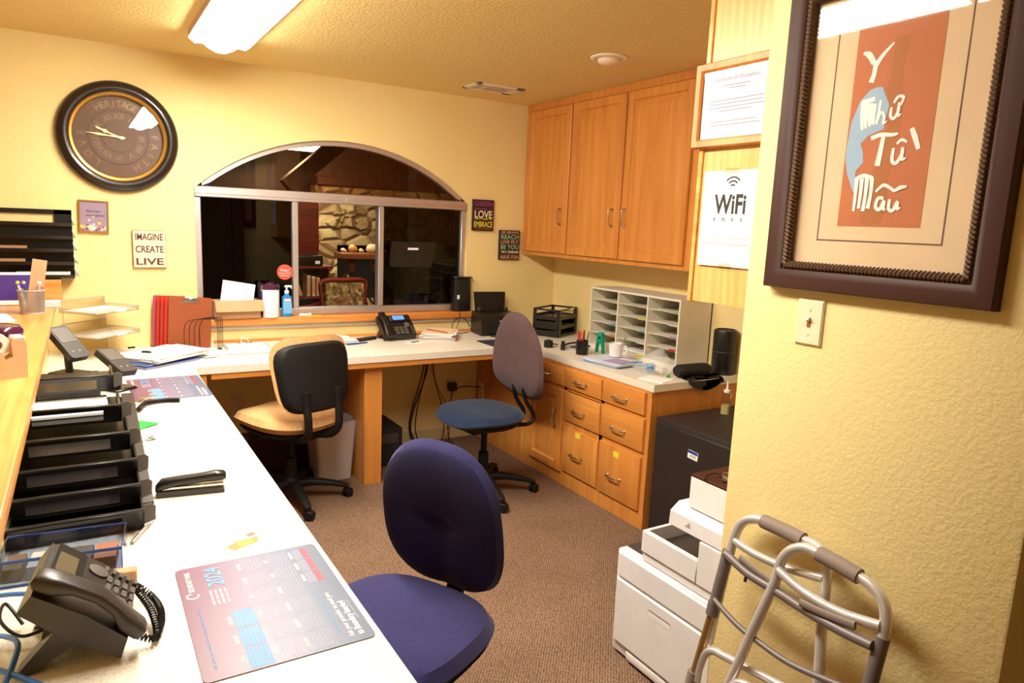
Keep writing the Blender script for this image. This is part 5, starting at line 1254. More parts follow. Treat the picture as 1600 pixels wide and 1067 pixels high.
    # clear card box
    t = thing('card_box', 'clear plastic box with blue edges in front of the black letter trays', 'box', (-3.04, -2.625, CT), -0.12)
    m = MB()
    for q in ((-0.11, 0.11, -0.06, -0.057, 0, 0.055), (-0.11, 0.11, 0.057, 0.06, 0, 0.055), (-0.11, -0.107, -0.057, 0.057, 0, 0.055), (0.107, 0.11, -0.057, 0.057, 0, 0.055)): m.box(*q)
    m.build('shell', 'acrylic_blue', t)
    m = MB(); m.box(-0.11, 0.11, -0.0625, -0.0605, 0.05, 0.056); m.box(-0.11, 0.11, 0.0605, 0.0625, 0.05, 0.056); m.box(-0.11, 0.11, -0.0625, -0.0605, 0.0, 0.005); m.build('blue_rim', 'blue_folder', t)
    for k, (x, mat, w) in enumerate([(-0.085, 'rope_brown', 0.03), (-0.03, 'ligthgrey', 0.06), (0.03, 'dark_grey', 0.04), (0.075, 'sign_edge', 0.04)]):
        m = MB(); m.box(-w / 2, w / 2, -0.04, 0.03, 0.001, 0.028)
        o = m.build('card_stack', mat, t, (x, 0, 0))
    m = MB(); m.box(-0.06, 0.05, -0.012, 0.012, 0, 0.022, 0, 0.002)
    tag(m.build('wooden_block', 'cardboard', None, (-2.965, -2.735, CT), (0, 0, -0.1)), 'small tan wooden block between the clear box and the big phone', 'block')
    # card terminals on stands
    def terminal(label, loc, rz, tip, roll, sh=0.1):
        t = thing('card_terminal', label, 'card terminal', loc, rz)
        Q = TR(0, 0, sh) @ RZ(0) @ RX(tip) @ RY(roll)
        m = MB(); m.prism(rr(0.085, 0.165, 0.012, 4), -0.012, 0.014, 0, Q); m.build('terminal_body', 'dark_grey', t)
        m = MB(); m.prism(rr(0.07, 0.075, 0.004, 3), 0.014, 0.0155, 0, Q @ TR(0, 0.035, 0)); m.build('terminal_screen', 'key_grey', t)
        m = MB()
        for k in range(2):
            m.lathe([(0.004, 0.0142), (0.003, 0.0165), (0.001, 0.0166)], 10, 0, Q @ TR(-0.02 + 0.03 * k, -0.05, 0))
        m.build('buttons', 'ligthgrey', t)
        m = MB(); m.box(-0.05, 0.05, -0.06, 0.06, 0, 0.012, 0, 0.005); m.tube([(0, 0, 0.01), (0, 0.005, sh * 0.6), (0, 0.01, sh - 0.005)], 0.014, 10); m.build('stand', 'black_plastic', t)
        return t
    terminal('dark card terminal tilted on a stand, next to the ledge edge', (-3.045, -1.0, CT + 0.075), 0.75, 0.75, 0.0, 0.125)
    terminal('dark card terminal lying tilted beside the blue folders', (-2.882, -1.0, CT), 0.65, 0.5, 0.1, 0.115)
    t = thing('terminal_shelf', 'low black shelf under the card terminals on the long worktop', 'stand', (-2.99, -1.15, CT))
    m = MB(); m.box(-0.155, 0.045, -0.1, 0.2, 0.066, 0.0745, 0, 0.002); m.build('shelf_top', 'black_plastic', t)
    for x in (-0.145, 0.03): MB().box(x, x + 0.014, -0.09, 0.19, 0, 0.0655).build('side_panel', 'black_plastic', t)
    m = MB(); m.box(-0.155, 0.045, -0.106, -0.1005, 0.03, 0.0745, 0, 0.002); m.build('front_lip', 'black_plastic', t)
    coil = None
    t = thing('key_bunch', 'shiny keys with a red tag lying by the far calendar mat', 'keys', (-2.815, -1.265, CT))
    for k in range(4):
        m = MB(); m.rrect(0.022, 0.02, 0.008, 0, 0.002); m.box(-0.004, 0.004, 0.008, 0.052, 0, 0.002); m.build('key', 'nickel', t, (0.004 * k, 0.004 * k, 0.003 + 0.0035 * k), (0.2, 0.1 * k, -0.9 - 0.35 * k))
    MB().rrect(0.03, 0.018, 0.004, 0.001, 0.004).build('key_tag', 'sticker_red', t, (-0.03, -0.03, 0), (0, 0, 0.6))
    cable('bent_cable', 'thick black cord bent on the worktop below the far calendar mat', [(-2.83, -1.42, CT + 0.014), (-2.80, -1.33, CT + 0.012), (-2.74, -1.30, CT + 0.01), (-2.68, -1.315, CT + 0.009)], 0.009)
    # folders at the corner
    for k, (label, x, y, rz, mat, z) in enumerate([
        ('blue folder at the bottom of the pile on the corner of the worktop', -2.69, -0.46, 0.62, 'blue_folder', 0.0),
        ('bright blue folder in the middle of the pile on the corner', -2.70, -0.44, 0.68, 'blue_folder', 0.011)]):
        t = thing('folder', label, 'folder', (x, y, CT + z), rz)
        MB().box(-0.16, 0.16, -0.12, 0.12, 0, 0.0015).build('back_cover', mat, t); MB().box(-0.155, 0.155, -0.115, 0.115, 0.0016, 0.008).build('papers', 'paper', t)
        MB().box(-0.16, 0.16, -0.12, 0.12, 0.0082, 0.0098).build('front_cover', mat, t)
    sheets('paper_pile', 'fan of white papers on top of the blue folders', 'papers', (-2.65, -0.42, CT + 0.0215), 0.68, 0.33, 0.24, 12, ['paper', 'white'], 0.014, 0.0014, 31, 0.12)
    sheets('paper_fan', 'white papers spread out beneath the wire sorter', 'papers', (-2.43, -0.345, CT), 0.75, 0.16, 0.14, 6, ['paper', 'white', 'cert_paper'], 0.03, 0.001, 33, 0.3)
    m = MB(); m.rrect(0.035, 0.012, 0.004, 0, 0.008)
    tag(m.build('binder_clip', 'black_plastic', None, (-2.79, -0.31, CT + 0.048), (0, 0, 0.4)), 'small black clip on the top papers of the folder pile', 'clip')
    p = pen('dark pen lying on the white papers over the blue folders', (-2.73, -0.45, CT + 0.046), -0.5, 'ink_black', 0.05)
    # clear acrylic letter trays
    for k, (z, label) in enumerate([(0.105, 'clear acrylic letter tray with white paper, lower of the two'), (0.225, 'clear acrylic letter tray with white paper, upper of the two')]):
        t = thing('acrylic_tray', label, 'letter tray', (-2.915, -0.19, CT + z), PI / 4)
        a, b = 0.14, 0.105
        m = MB(); m.box(-a, a, -b, b, 0, 0.003); m.box(-a, a, -b - 0.003, -b, 0, 0.024); m.box(a, a + 0.003, -b, b, 0, 0.024); m.box(-a - 0.003, -a, -b, b, 0, 0.024); m.box(-a, a, b, b + 0.003, 0, 0.06)
        m.build('tray', 'acrylic', t)
        m = MB(); m.tube([(-a, b, 0.06), (a, b, 0.06)], 0.0025, 6); m.tube([(-a, b, 0), (-a, b, 0.06)], 0.002, 6); m.tube([(a, b, 0), (a, b, 0.06)], 0.002, 6); m.tube([(-a, -b, 0.024), (a, -b, 0.024)], 0.0018, 6); m.tube([(a, -b, 0.024), (a, b, 0.024)], 0.0018, 6); m.build('edge', 'ligthgrey', t)
        for x in (-a + 0.01, a - 0.01):
            for y in (b - 0.01,): MB().cyl((x, y, -0.105), (x, y, -0.0005), 0.004).build('leg', 'acrylic', t) if not k else MB().cyl((x, y, -0.058), (x, y, -0.0005), 0.004).build('leg', 'acrylic', t)
        MB().box(-0.015, 0.05, -b - 0.006, -b - 0.0035, 0.004, 0.02, 0, 0.001).build('label_holder', 'paper', t)
        m = MB(); m.box(-0.128, 0.13, -0.098, 0.098, 0.0035, 0.01); tag(m.build('paper_stack', 'paper', None, (-2.915, -0.19, CT + z), (0, 0, PI / 4)), ['white paper lying in the lower acrylic tray', 'white paper lying in the upper acrylic tray'][k], 'papers')
    # cables at the phone
    cable('blue_cable', 'blue network cable looping by the foot of the big phone', [(-3.14, -2.86, CT + 0.005), (-3.12, -2.9, CT + 0.02), (-3.10, -2.95, CT + 0.03), (-3.105, -3.0, CT + 0.02), (-3.12, -3.06, CT + 0.006)], 0.0045, 'blue_cable')
    cable('blue_cable', 'blue network cable crossing the near corner of the worktop', [(-3.145, -2.955, CT + 0.006), (-3.10, -3.02, CT + 0.016), (-3.04, -3.09, CT + 0.008), (-3.0, -3.16, CT + 0.006)], 0.0045, 'blue_cable')
    cable('blue_cable', 'short blue network cable going behind the big phone', [(-3.145, -2.76, CT + 0.03), (-3.10, -2.775, CT + 0.03), (-3.05, -2.80, CT + 0.02), (-3.02, -2.82, CT + 0.006)], 0.0045, 'blue_cable')
    cable('phone_cable', 'black phone cable curling on the worktop at the wall side of the big phone', [(-3.06, -2.9, CT + 0.02), (-3.10, -2.90, CT + 0.015), (-3.13, -2.86, CT + 0.03), (-3.125, -2.82, CT + 0.04), (-3.10, -2.85, CT + 0.01)], 0.003)
long_counter()
def ledge_things():
    t = thing('pencil_cup', 'silver mesh pencil cup standing on the wooden ledge', 'pen cup', (-3.173, -0.635, LG))
    MB().lathe([(0.044, 0.003), (0.05, 0.098)], 36, 0, None, False).build('mesh_wall', 'mesh_metal', t)
    m = MB(); m.lathe([(0.044, 0), (0.046, 0.002), (0.045, 0.006), (0.002, 0.005)], 36); m.lathe([(0.049, 0.096), (0.0525, 0.098), (0.0525, 0.102), (0.049, 0.103), (0.048, 0.099)], 36, cap=False); m.build('rims', 'ligthgrey', t)
    m = MB(); m.prism([(-0.027, 0), (0.027, 0), (0.027, 0.22), (-0.027, 0.22)], 0, 0.0025, 0, FACE_S()); m.lathe([(0.006, 0.0026), (0.001, 0.0028)], 12, 1, FACE_S() @ TR(0.02, 0.10, 0))
    o = m.build('card_strip', ['cardboard', 'sticker_red'], None, (-3.17, -0.625, LG + 0.012), (-0.06, 0.17, 0.15)); tag(o, 'tall tan card strip standing in the mesh pencil cup', 'card')
    for lab, dx, dy, mat, cap, tx in (('white pen with a yellow tip in the mesh pencil cup', -0.022, 0.01, 'white', 's_yellow', -0.25), ('blue pen in the mesh pencil cup', -0.012, -0.012, 'blue_folder', 'ligthgrey', -0.12), ('silver pen leaning in the mesh pencil cup', 0.012, -0.018, 'ligthgrey', 'white', 0.2)):
        p = thing('pen', lab, 'pen', (-3.173 + dx, -0.635 + dy, LG + 0.012)); p.rotation_euler = (0.05, tx * 0.8, 0)
        MB().cyl((0, 0, 0), (0, 0, 0.11), 0.0048, None, 10).build('barrel', mat, p); MB().ball((0, 0, 0.122), 0.008, 10, 6).build('tip', cap, p)
    t = thing('tape_dispenser', 'beige tape dispenser on the wooden ledge', 'tape dispenser', (-3.165, -1.985, LG), 0.25)
    m = MB(); P = [(-0.045, 0), (0.04, 0), (0.042, 0.095), (0.036, 0.104), (0.012, 0.106), (0.008, 0.098), (0.01, 0.06), (-0.006, 0.05), (-0.012, 0.07), (-0.045, 0.085)]
    m.prism(P, -0.028, 0.028, 0, frame3(0, 0, 0, (1, 0, 0), (0, 0, 1), (0, -1, 0))); m.build('housing', 'beige_plastic', t)
    MB().box(0.012, 0.04, -0.022, 0.022, 0.105, 0.112, 0, 0.002).build('tape_end', 'tape_white', t)
    MB().lathe([(0.012, -0.01), (0.03, -0.01), (0.03, 0.01), (0.012, 0.01)], 28, 0, TR(-0.02, 0, 0.09) @ RX(PI / 2), False).build('tape_roll', 'tape_white', t)
    t = thing('purple_dome', 'shiny dark purple round tin behind the tape dispenser on the ledge', 'tin', (-3.22, -1.45, LG))
    MB().lathe([(0.055, 0), (0.062, 0.004), (0.062, 0.03), (0.06, 0.04)], 36).build('tin_body', 'plum', t); MB().lathe([(0.064, 0.0405), (0.064, 0.052), (0.055, 0.064), (0.03, 0.07), (0.002, 0.071)], 36).build('lid', 'plum', t)
    m = MB(); m.box(-0.1, 0.06, -0.11, 0.11, 0, 0.004)
    tag(m.build('papers', 'paper', None, (-3.3, -0.78, LG), (0, 0, 0.2)), 'white papers lying on the ledge behind the mesh pencil cup', 'papers')
    m = MB(); m.box(-0.04, 0.04, -0.03, 0.03, 0, 0.03, 0, 0.003); m.box(-0.042, 0.042, -0.006, 0.006, 0.0, 0.031, 1)
    tag(m.build('small_box', ['pink_label', 'paper'], None, (-3.12, -0.42, LG), (0, 0, 0.3)), 'tiny pale box on the ledge near its wall end', 'box')
ledge_things()

# ------------------------------------------------------------------ near wall and overhead cabinet
def near_wall():
    t = thing('framed_art', 'large dark wood framed calligraphy picture on the yellow wall', 'picture', (-1.4702, -3.335, 1.74))
    w, h = 0.537, 0.73; F = FACE_W()
    MB().rectloft(w, h, [(0, 0), (0, 0.022), (0.004, 0.03), (0.03, 0.034), (0.046, 0.026), (0.049, 0.020)], 0, F, True, False).build('frame', 'frame_brown', t)
    m = MB(); i0, i1 = 0.049, 0.066
    a, b = w / 2 - i0, h / 2 - i0; pts = []
    # rope moulding: beads slanted along the inner edge
    def rope(p, q, n):
        p, q = Vector(p), Vector(q); d = (q - p).normalized(); nn = Vector((-d.y, d.x, 0))
        for k in range(n):
            c = p.lerp(q, (k + 0.5) / n); s = (q - p).length / n * 0.75
            m.tube([c - nn * 0.008 - d * s * 0.7 + Vector((0, 0, 0.002)), c - nn * 0.003 - d * s * 0.2 + Vector((0, 0, 0.009)), c + nn * 0.003 + d * s * 0.2 + Vector((0, 0, 0.009)), c + nn * 0.008 + d * s * 0.7 + Vector((0, 0, 0.001))], s * 0.62, 5, 0, F)
    aa, bb, zz = a - 0.0085, b - 0.0085, 0.018
    rope((-aa, -bb, zz), (aa, -bb, zz), 46); rope((aa, bb, zz), (-aa, bb, zz), 46); rope((aa, -bb, zz), (aa, bb, zz), 64); rope((-aa, bb, zz), (-aa, -bb, zz), 64)
    m.rectloft(2 * a, 2 * b, [(0, 0.004), (0, 0.02), (i1 - i0, 0.018), (i1 - i0, 0.004)], 0, F, False, False)
    m.build('rope_moulding', 'rope_brown', t)
    m = MB(); A, B = w / 2 - i1, h / 2 - i1
    m.box(-A, A, -B, B, 0.003, 0.008, 0, 0, F)
    m.rectloft(0.29, 0.50, [(0, 0.0082), (0.0035, 0.0082)], 1, F @ TR(0.003, 0.005, 0), False, False)
    m.rectloft(0.283, 0.493, [(0, 0.0081), (0.045, 0.0081)], 0, F @ TR(0.003, 0.005, 0), False, False)
    m.build('mat_board', ['mat_cream', 'mat_edge'], t)
    m = MB(); aw, ah = 0.19, 0.43; G = F @ TR(0.003 - aw / 2, 0.005 - ah / 2 - 0.0, 0.0086)   # origin at the art's lower left
    m.add([(0, 0, 0), (aw, 0, 0), (aw, ah, 0), (0, ah, 0)], [[0, 1, 2, 3]], 0, G)
    S = 0.001
    def poly(P, mi, z): m.add([(x * S, y * S, z) for x, y in P], [list(range(len(P)))], mi, G)
    poly([(55, 8), (75, 2), (100, 8), (112, 40), (108, 100), (118, 180), (120, 260), (110, 330), (120, 400), (88, 400), (86, 330), (80, 290), (95, 250), (90, 200), (84, 150), (60, 100), (52, 50)], 2, 0.0002)
    poly([(42, 296), (22, 276), (6, 230), (2, 180), (2, 150), (10, 118), (26, 84), (34, 72), (32, 100), (30, 122), (46, 142), (42, 166), (34, 182), (50, 198), (84, 210), (90, 260), (70, 300), (56, 300)], 1, 0.0004)
    nb = [0]
    def br(P, Wd, z=0.0005):
        k = len(P); Q = smooth_path([(x * S, y * S, 0) for x, y in P], 5)
        ws = []
        for i in range(len(Q)):
            u = i / (len(Q) - 1) * (k - 1); j = min(int(u), k - 2); ws.append((Wd[j] + (Wd[j + 1] - Wd[j]) * (u - j)) * S * 1.3)
        nb[0] += 1; m.stroke([(q.x, q.y) for q in Q], ws, z + nb[0] * 3e-5, 3, G)
    # Y
    br([(16, 378), (30, 372), (44, 352)], [4, 10, 9]); br([(84, 388), (62, 366), (48, 346)], [3, 7, 9]); br([(48, 352), (47, 330), (42, 312)], [9, 8, 10])
    # Nhu
    for k, (x, w0) in enumerate(((30, 9), (38, 8), (47, 9), (55, 10))): br([(x, 272 - 2 * k), (x + 1, 240), (x + 4, 212 + 3 * k)], [w0, w0 - 2, 5])
    br([(26, 272), (56, 276)], [7, 8]); br([(70, 272), (68, 240), (66, 222), (74, 246), (82, 236), (82, 222), (90, 226)], [4, 5, 5, 4, 5, 5, 2])
    br([(96, 254), (96, 236), (104, 230), (112, 244), (112, 262), (112, 236), (120, 238)], [4, 5, 5, 5, 4, 5, 2]); br([(100, 262), (108, 274), (120, 272), (116, 256)], [4, 5, 5, 3])
    # Tu
    br([(58, 192), (80, 198), (106, 196), (118, 198)], [8, 7, 6, 3]); br([(86, 194), (84, 170), (80, 132)], [7, 8, 10])
    br([(112, 168), (112, 142), (122, 136), (132, 154), (132, 168), (133, 144), (142, 146)], [5, 6, 6, 6, 5, 6, 2]); br([(118, 176), (128, 184), (140, 178)], [4, 5, 3]); br([(146, 206), (154, 190), (166, 162)], [7, 9, 7])
    # Mau
    for k, x in enumerate((36, 48, 60, 72)): br([(x, 108 - 2 * (k % 2)), (x + 1, 70), (x + 1 - k, 34 + 6 * (k % 2))], [8, 6, 5 + k])
    br([(34, 106), (52, 112), (74, 106)], [6, 7, 6])
    br([(104, 62), (92, 62), (88, 44), (98, 38), (106, 56), (106, 40), (112, 38)], [5, 6, 6, 6, 6, 6, 3]); br([(118, 60), (118, 40), (128, 36), (136, 54), (137, 40), (144, 42)], [5, 6, 6, 6, 6, 2])
    br([(84, 76), (100, 90), (116, 84), (126, 78), (138, 84), (152, 86)], [4, 6, 5, 5, 7, 3])
    m.build('artwork', ['art_orange', 'art_blue', 'art_brown', 'ink_white'], t)
    MB().box(-A, A, -B, B, 0.0115, 0.0125, 0, 0, F).build('glass', 'glass_pic', t)
    t = thing('light_switch', 'cream toggle light switch on the yellow wall under the framed picture', 'light switch', (-1.4702, -3.1965, 1.297))
    m = MB(); m.rectloft(0.072, 0.112, [(0, 0), (0, 0.003), (0.004, 0.0065)], 0, F); m.build('cover_plate', 'switch_cream', t)
    m = MB(); m.box(-0.005, 0.005, -0.012, 0.012, 0.0066, 0.0072, 1, 0, F); m.box(-0.0042, 0.0042, -0.004, 0.005, 0.007, 0.018, 0, 0.001, F @ RX(-0.6)); m.build('toggle', ['switch_cream', 'sign_edge'], t)
    m = MB()
    for s in (-1, 1): m.lathe([(0.003, 0.0066), (0.0025, 0.0078), (0.001, 0.008)], 10, 0, F @ TR(0, s * 0.03, 0))
    m.build('screws', 'switch_cream', t)
    # certificate and wifi sheet on the cabinet end
    t = thing('certificate', 'oak framed certificate hung on the cabinet end above the wifi sheet', 'framed certificate', (-1.3585, -2.805, 1.874))
    w, h = 0.306, 0.244
    MB().rectloft(w, h, [(0, 0), (0, 0.012), (0.004, 0.018), (0.02, 0.016), (0.026, 0.009)], 0, F, True, False).build('frame', 'cert_wood', t)
    m = MB(); m.box(-w / 2 + 0.026, w / 2 - 0.026, -h / 2 + 0.026, h / 2 - 0.026, 0.004, 0.006, 0, 0, F)
    m.text('Certificate of Occupancy', 0.011, F @ TR(-0.005, 0.07, 0.0062), 1, 0.0002, 0.17)
    for k, (y, ww) in enumerate(((0.05, 0.09), (0.042, 0.06), (0.01, 0.2), (0.0, 0.19), (-0.01, 0.2), (-0.02, 0.12), (-0.05, 0.16), (-0.06, 0.18))): m.box(-ww / 2, ww / 2, y - 0.0012, y + 0.0012, 0.006, 0.0062, 1, 0, F)
    m.build('paper', ['cert_paper', 'ink_pale'], t)
    MB().box(-w / 2 + 0.026, w / 2 - 0.026, -h / 2 + 0.026, h / 2 - 0.026, 0.008, 0.0085, 0, 0, F).build('glass', 'glass_clear', t)
    t = thing('wifi_sheet', 'white printed free wifi sheet taped to the cabinet end', 'notice', (-1.3585, -2.812, 1.545))
    m = MB(); w, h = 0.214, 0.279; m.box(-w / 2, w / 2, -h / 2, h / 2, 0, 0.0006, 0, 0, F); z = 0.0007
    m.text('WiFi', 0.056, F @ TR(0.0, 0.043, z), 1, 0.0003, 0.118, bold=0.03)
    for r in (0.013, 0.024, 0.035):
        a0, a1 = math.radians(42), math.radians(138); n = 14
        o_ = [(r * math.cos(a0 + (a1 - a0) * k / n), r * math.sin(a0 + (a1 - a0) * k / n)) for k in range(n + 1)]; i_ = [((r - 0.005) * x / r, (r - 0.005) * y / r) for x, y in o_]
        m.add([(x, y, z) for x, y in o_ + i_], [[n + 1 + k, n + 2 + k, k + 1, k][::-1] for k in range(n)], 1, F @ TR(0.006, 0.087, 0))
    m.text('F  R  E  E', 0.012, F @ TR(0.0, -0.002, z), 1, 0.0003, 0.112)
    m.text('Guest WiFi for Our Main Guest', 0.008, F @ TR(0.0, -0.055, z), 2, 0.0003, 0.165); m.text('Password: hospitality guest', 0.008, F @ TR(0.005, -0.073, z), 3, 0.0003, 0.16)
    m.build('sheet', ['paper', 'ink_black', 'ink_grey', 'ink_red'], t)
    m = MB()
    for y in (0.137, -0.137): m.box(-0.025, 0.025, y - 0.008, y + 0.008, 0.0007, 0.001, 0, 0, F)
    m.build('tape', 'acrylic', t)
near_wall()
def walker():
    t = thing('walker', 'folded aluminium walking frame leaning on the yellow wall under the switch', 'walker', (-1.56, -3.29, 0))
    O = Vector((-1.56, -3.29, 0))
    def PL(y, z, off=0.0): return Vector((-1.51 - off - 0.18 * (0.77 - z), y, z)) - O
    R = 0.0125
    def tb(name, pts, r=R, mat='alu_tube', off=0.0, k=6, flat=1.0, smooth=True):
        P = [PL(p[0], p[1], off + (p[2] if len(p) > 2 else 0)) for p in pts]
        return MB().tube(smooth_path(P, k) if smooth else P, r, 12, 0, flat=flat).build(name, mat, t)
    # side frame hinged on the far post (behind)
    tb('side_frame', [(-3.068, 0.40), (-3.07, 0.55), (-3.073, 0.657), (-3.077, 0.705), (-3.086, 0.737), (-3.106, 0.758), (-3.144, 0.771), (-3.2, 0.771), (-3.268, 0.770), (-3.30, 0.771), (-3.325, 0.765), (-3.341, 0.745), (-3.347, 0.714), (-3.36, 0.62), (-3.386, 0.475), (-3.415, 0.30), (-3.44, 0.11)], off=-0.004)
    tb('grip', [(-3.150, 0.771), (-3.2, 0.771), (-3.27, 0.770)], 0.0185, 'grip', -0.004)
    # side frame hinged on the near post (in front)
    tb('side_frame', [(-3.10, 0.10), (-3.145, 0.25), (-3.179, 0.352), (-3.21, 0.50), (-3.244, 0.66), (-3.247, 0.71), (-3.256, 0.735), (-3.272, 0.755), (-3.307, 0.772), (-3.37, 0.770), (-3.444, 0.763), (-3.475, 0.755), (-3.498, 0.74), (-3.512, 0.715), (-3.518, 0.67), (-3.516, 0.55), (-3.51, 0.40)], off=0.032)
    tb('grip', [(-3.337, 0.772), (-3.38, 0.770), (-3.440, 0.764)], 0.0185, 'grip', 0.032)
    # dark front frame posts and cross bars
    tb('front_post', [(-3.074, 0.662), (-3.067, 0.506)], 0.0155, 'walker_grey', 0.006, smooth=False)
    tb('front_post', [(-3.5185, 0.668), (-3.513, 0.48)], 0.0155, 'walker_grey', 0.034, smooth=False)
    tb('cross_bar', [(-3.078, 0.660, 0.008), (-3.16, 0.643, 0.012), (-3.241, 0.64, 0.014), (-3.34, 0.636, 0.02), (-3.43, 0.640, 0.03), (-3.51, 0.648, 0.036)], 0.0115, 'walker_grey', 0.014)
    tb('cross_bar', [(-3.075, 0.531, 0.008), (-3.16, 0.508, 0.012), (-3.24, 0.50, 0.014), (-3.34, 0.502, 0.02), (-3.48, 0.532, 0.03), (-3.512, 0.54, 0.034)], 0.0075, 'walker_grey', 0.014)
    # upper braces
    tb('brace', [(-3.082, 0.691), (-3.15, 0.684), (-3.25, 0.69), (-3.344, 0.708)], 0.0105, 'alu_tube', 0.0)
    tb('brace', [(-3.25, 0.695), (-3.33, 0.676), (-3.42, 0.674), (-3.512, 0.69)], 0.0115, 'alu_tube', 0.04)
    # lower hoops
    tb('hoop', [(-3.064, 0.29), (-3.063, 0.33), (-3.072, 0.372), (-3.095, 0.393), (-3.13, 0.398), (-3.20, 0.408), (-3.30, 0.42), (-3.38, 0.43)], 0.011, 'alu_tube', 0.004)
    tb('hoop', [(-3.19, 0.33), (-3.20, 0.37), (-3.225, 0.39), (-3.27, 0.395), (-3.36, 0.392), (-3.46, 0.40), (-3.51, 0.41)], 0.011, 'alu_tube', 0.04)
    # height-adjustable legs with tips
    for y0, z0, y1, off in ((-3.067, 0.50, -3.035, 0.006), (-3.513, 0.48, -3.50, 0.034), (-3.10, 0.10, -3.09, 0.032), (-3.44, 0.11, -3.45, -0.004)):
        if z0 > 0.3:
            tb('leg', [(y0, z0), (y1 - (0 if y0 > -3.2 else 0.005), 0.09)], 0.0115, 'alu_gold_reflection', off, smooth=False)
            tb('collar', [(y0, z0 + 0.015), (y0 + 0.001, z0 - 0.02)], 0.0175, 'walker_grey', off, smooth=False)
            tb('collar', [((y0 * 0.45 + y1 * 0.55), 0.31), ((y0 * 0.42 + y1 * 0.58), 0.27)], 0.0165, 'grip', off, smooth=False)
        xx = PL(y1, 0.09, off)
        MB().cyl((xx.x, xx.y, 0.0), (xx.x + 0.004, xx.y, 0.1), 0.019, 0.014, 16).build('rubber_tip', 'grip', t)
    # folding latches
    tb('latch', [(-3.13, 0.672), (-3.18, 0.662), (-3.235, 0.656)], 0.009, 'grip', 0.03, flat=0.5)
    tb('latch', [(-3.33, 0.655), (-3.38, 0.658), (-3.42, 0.662), (-3.465, 0.668)], 0.010, 'grip', 0.05, flat=0.5)
    for y in (-3.16, -3.40): tb('release_pin', [(y, 0.634), (y, 0.622)], 0.004, 'sign_dark', 0.03, smooth=False)
walker()

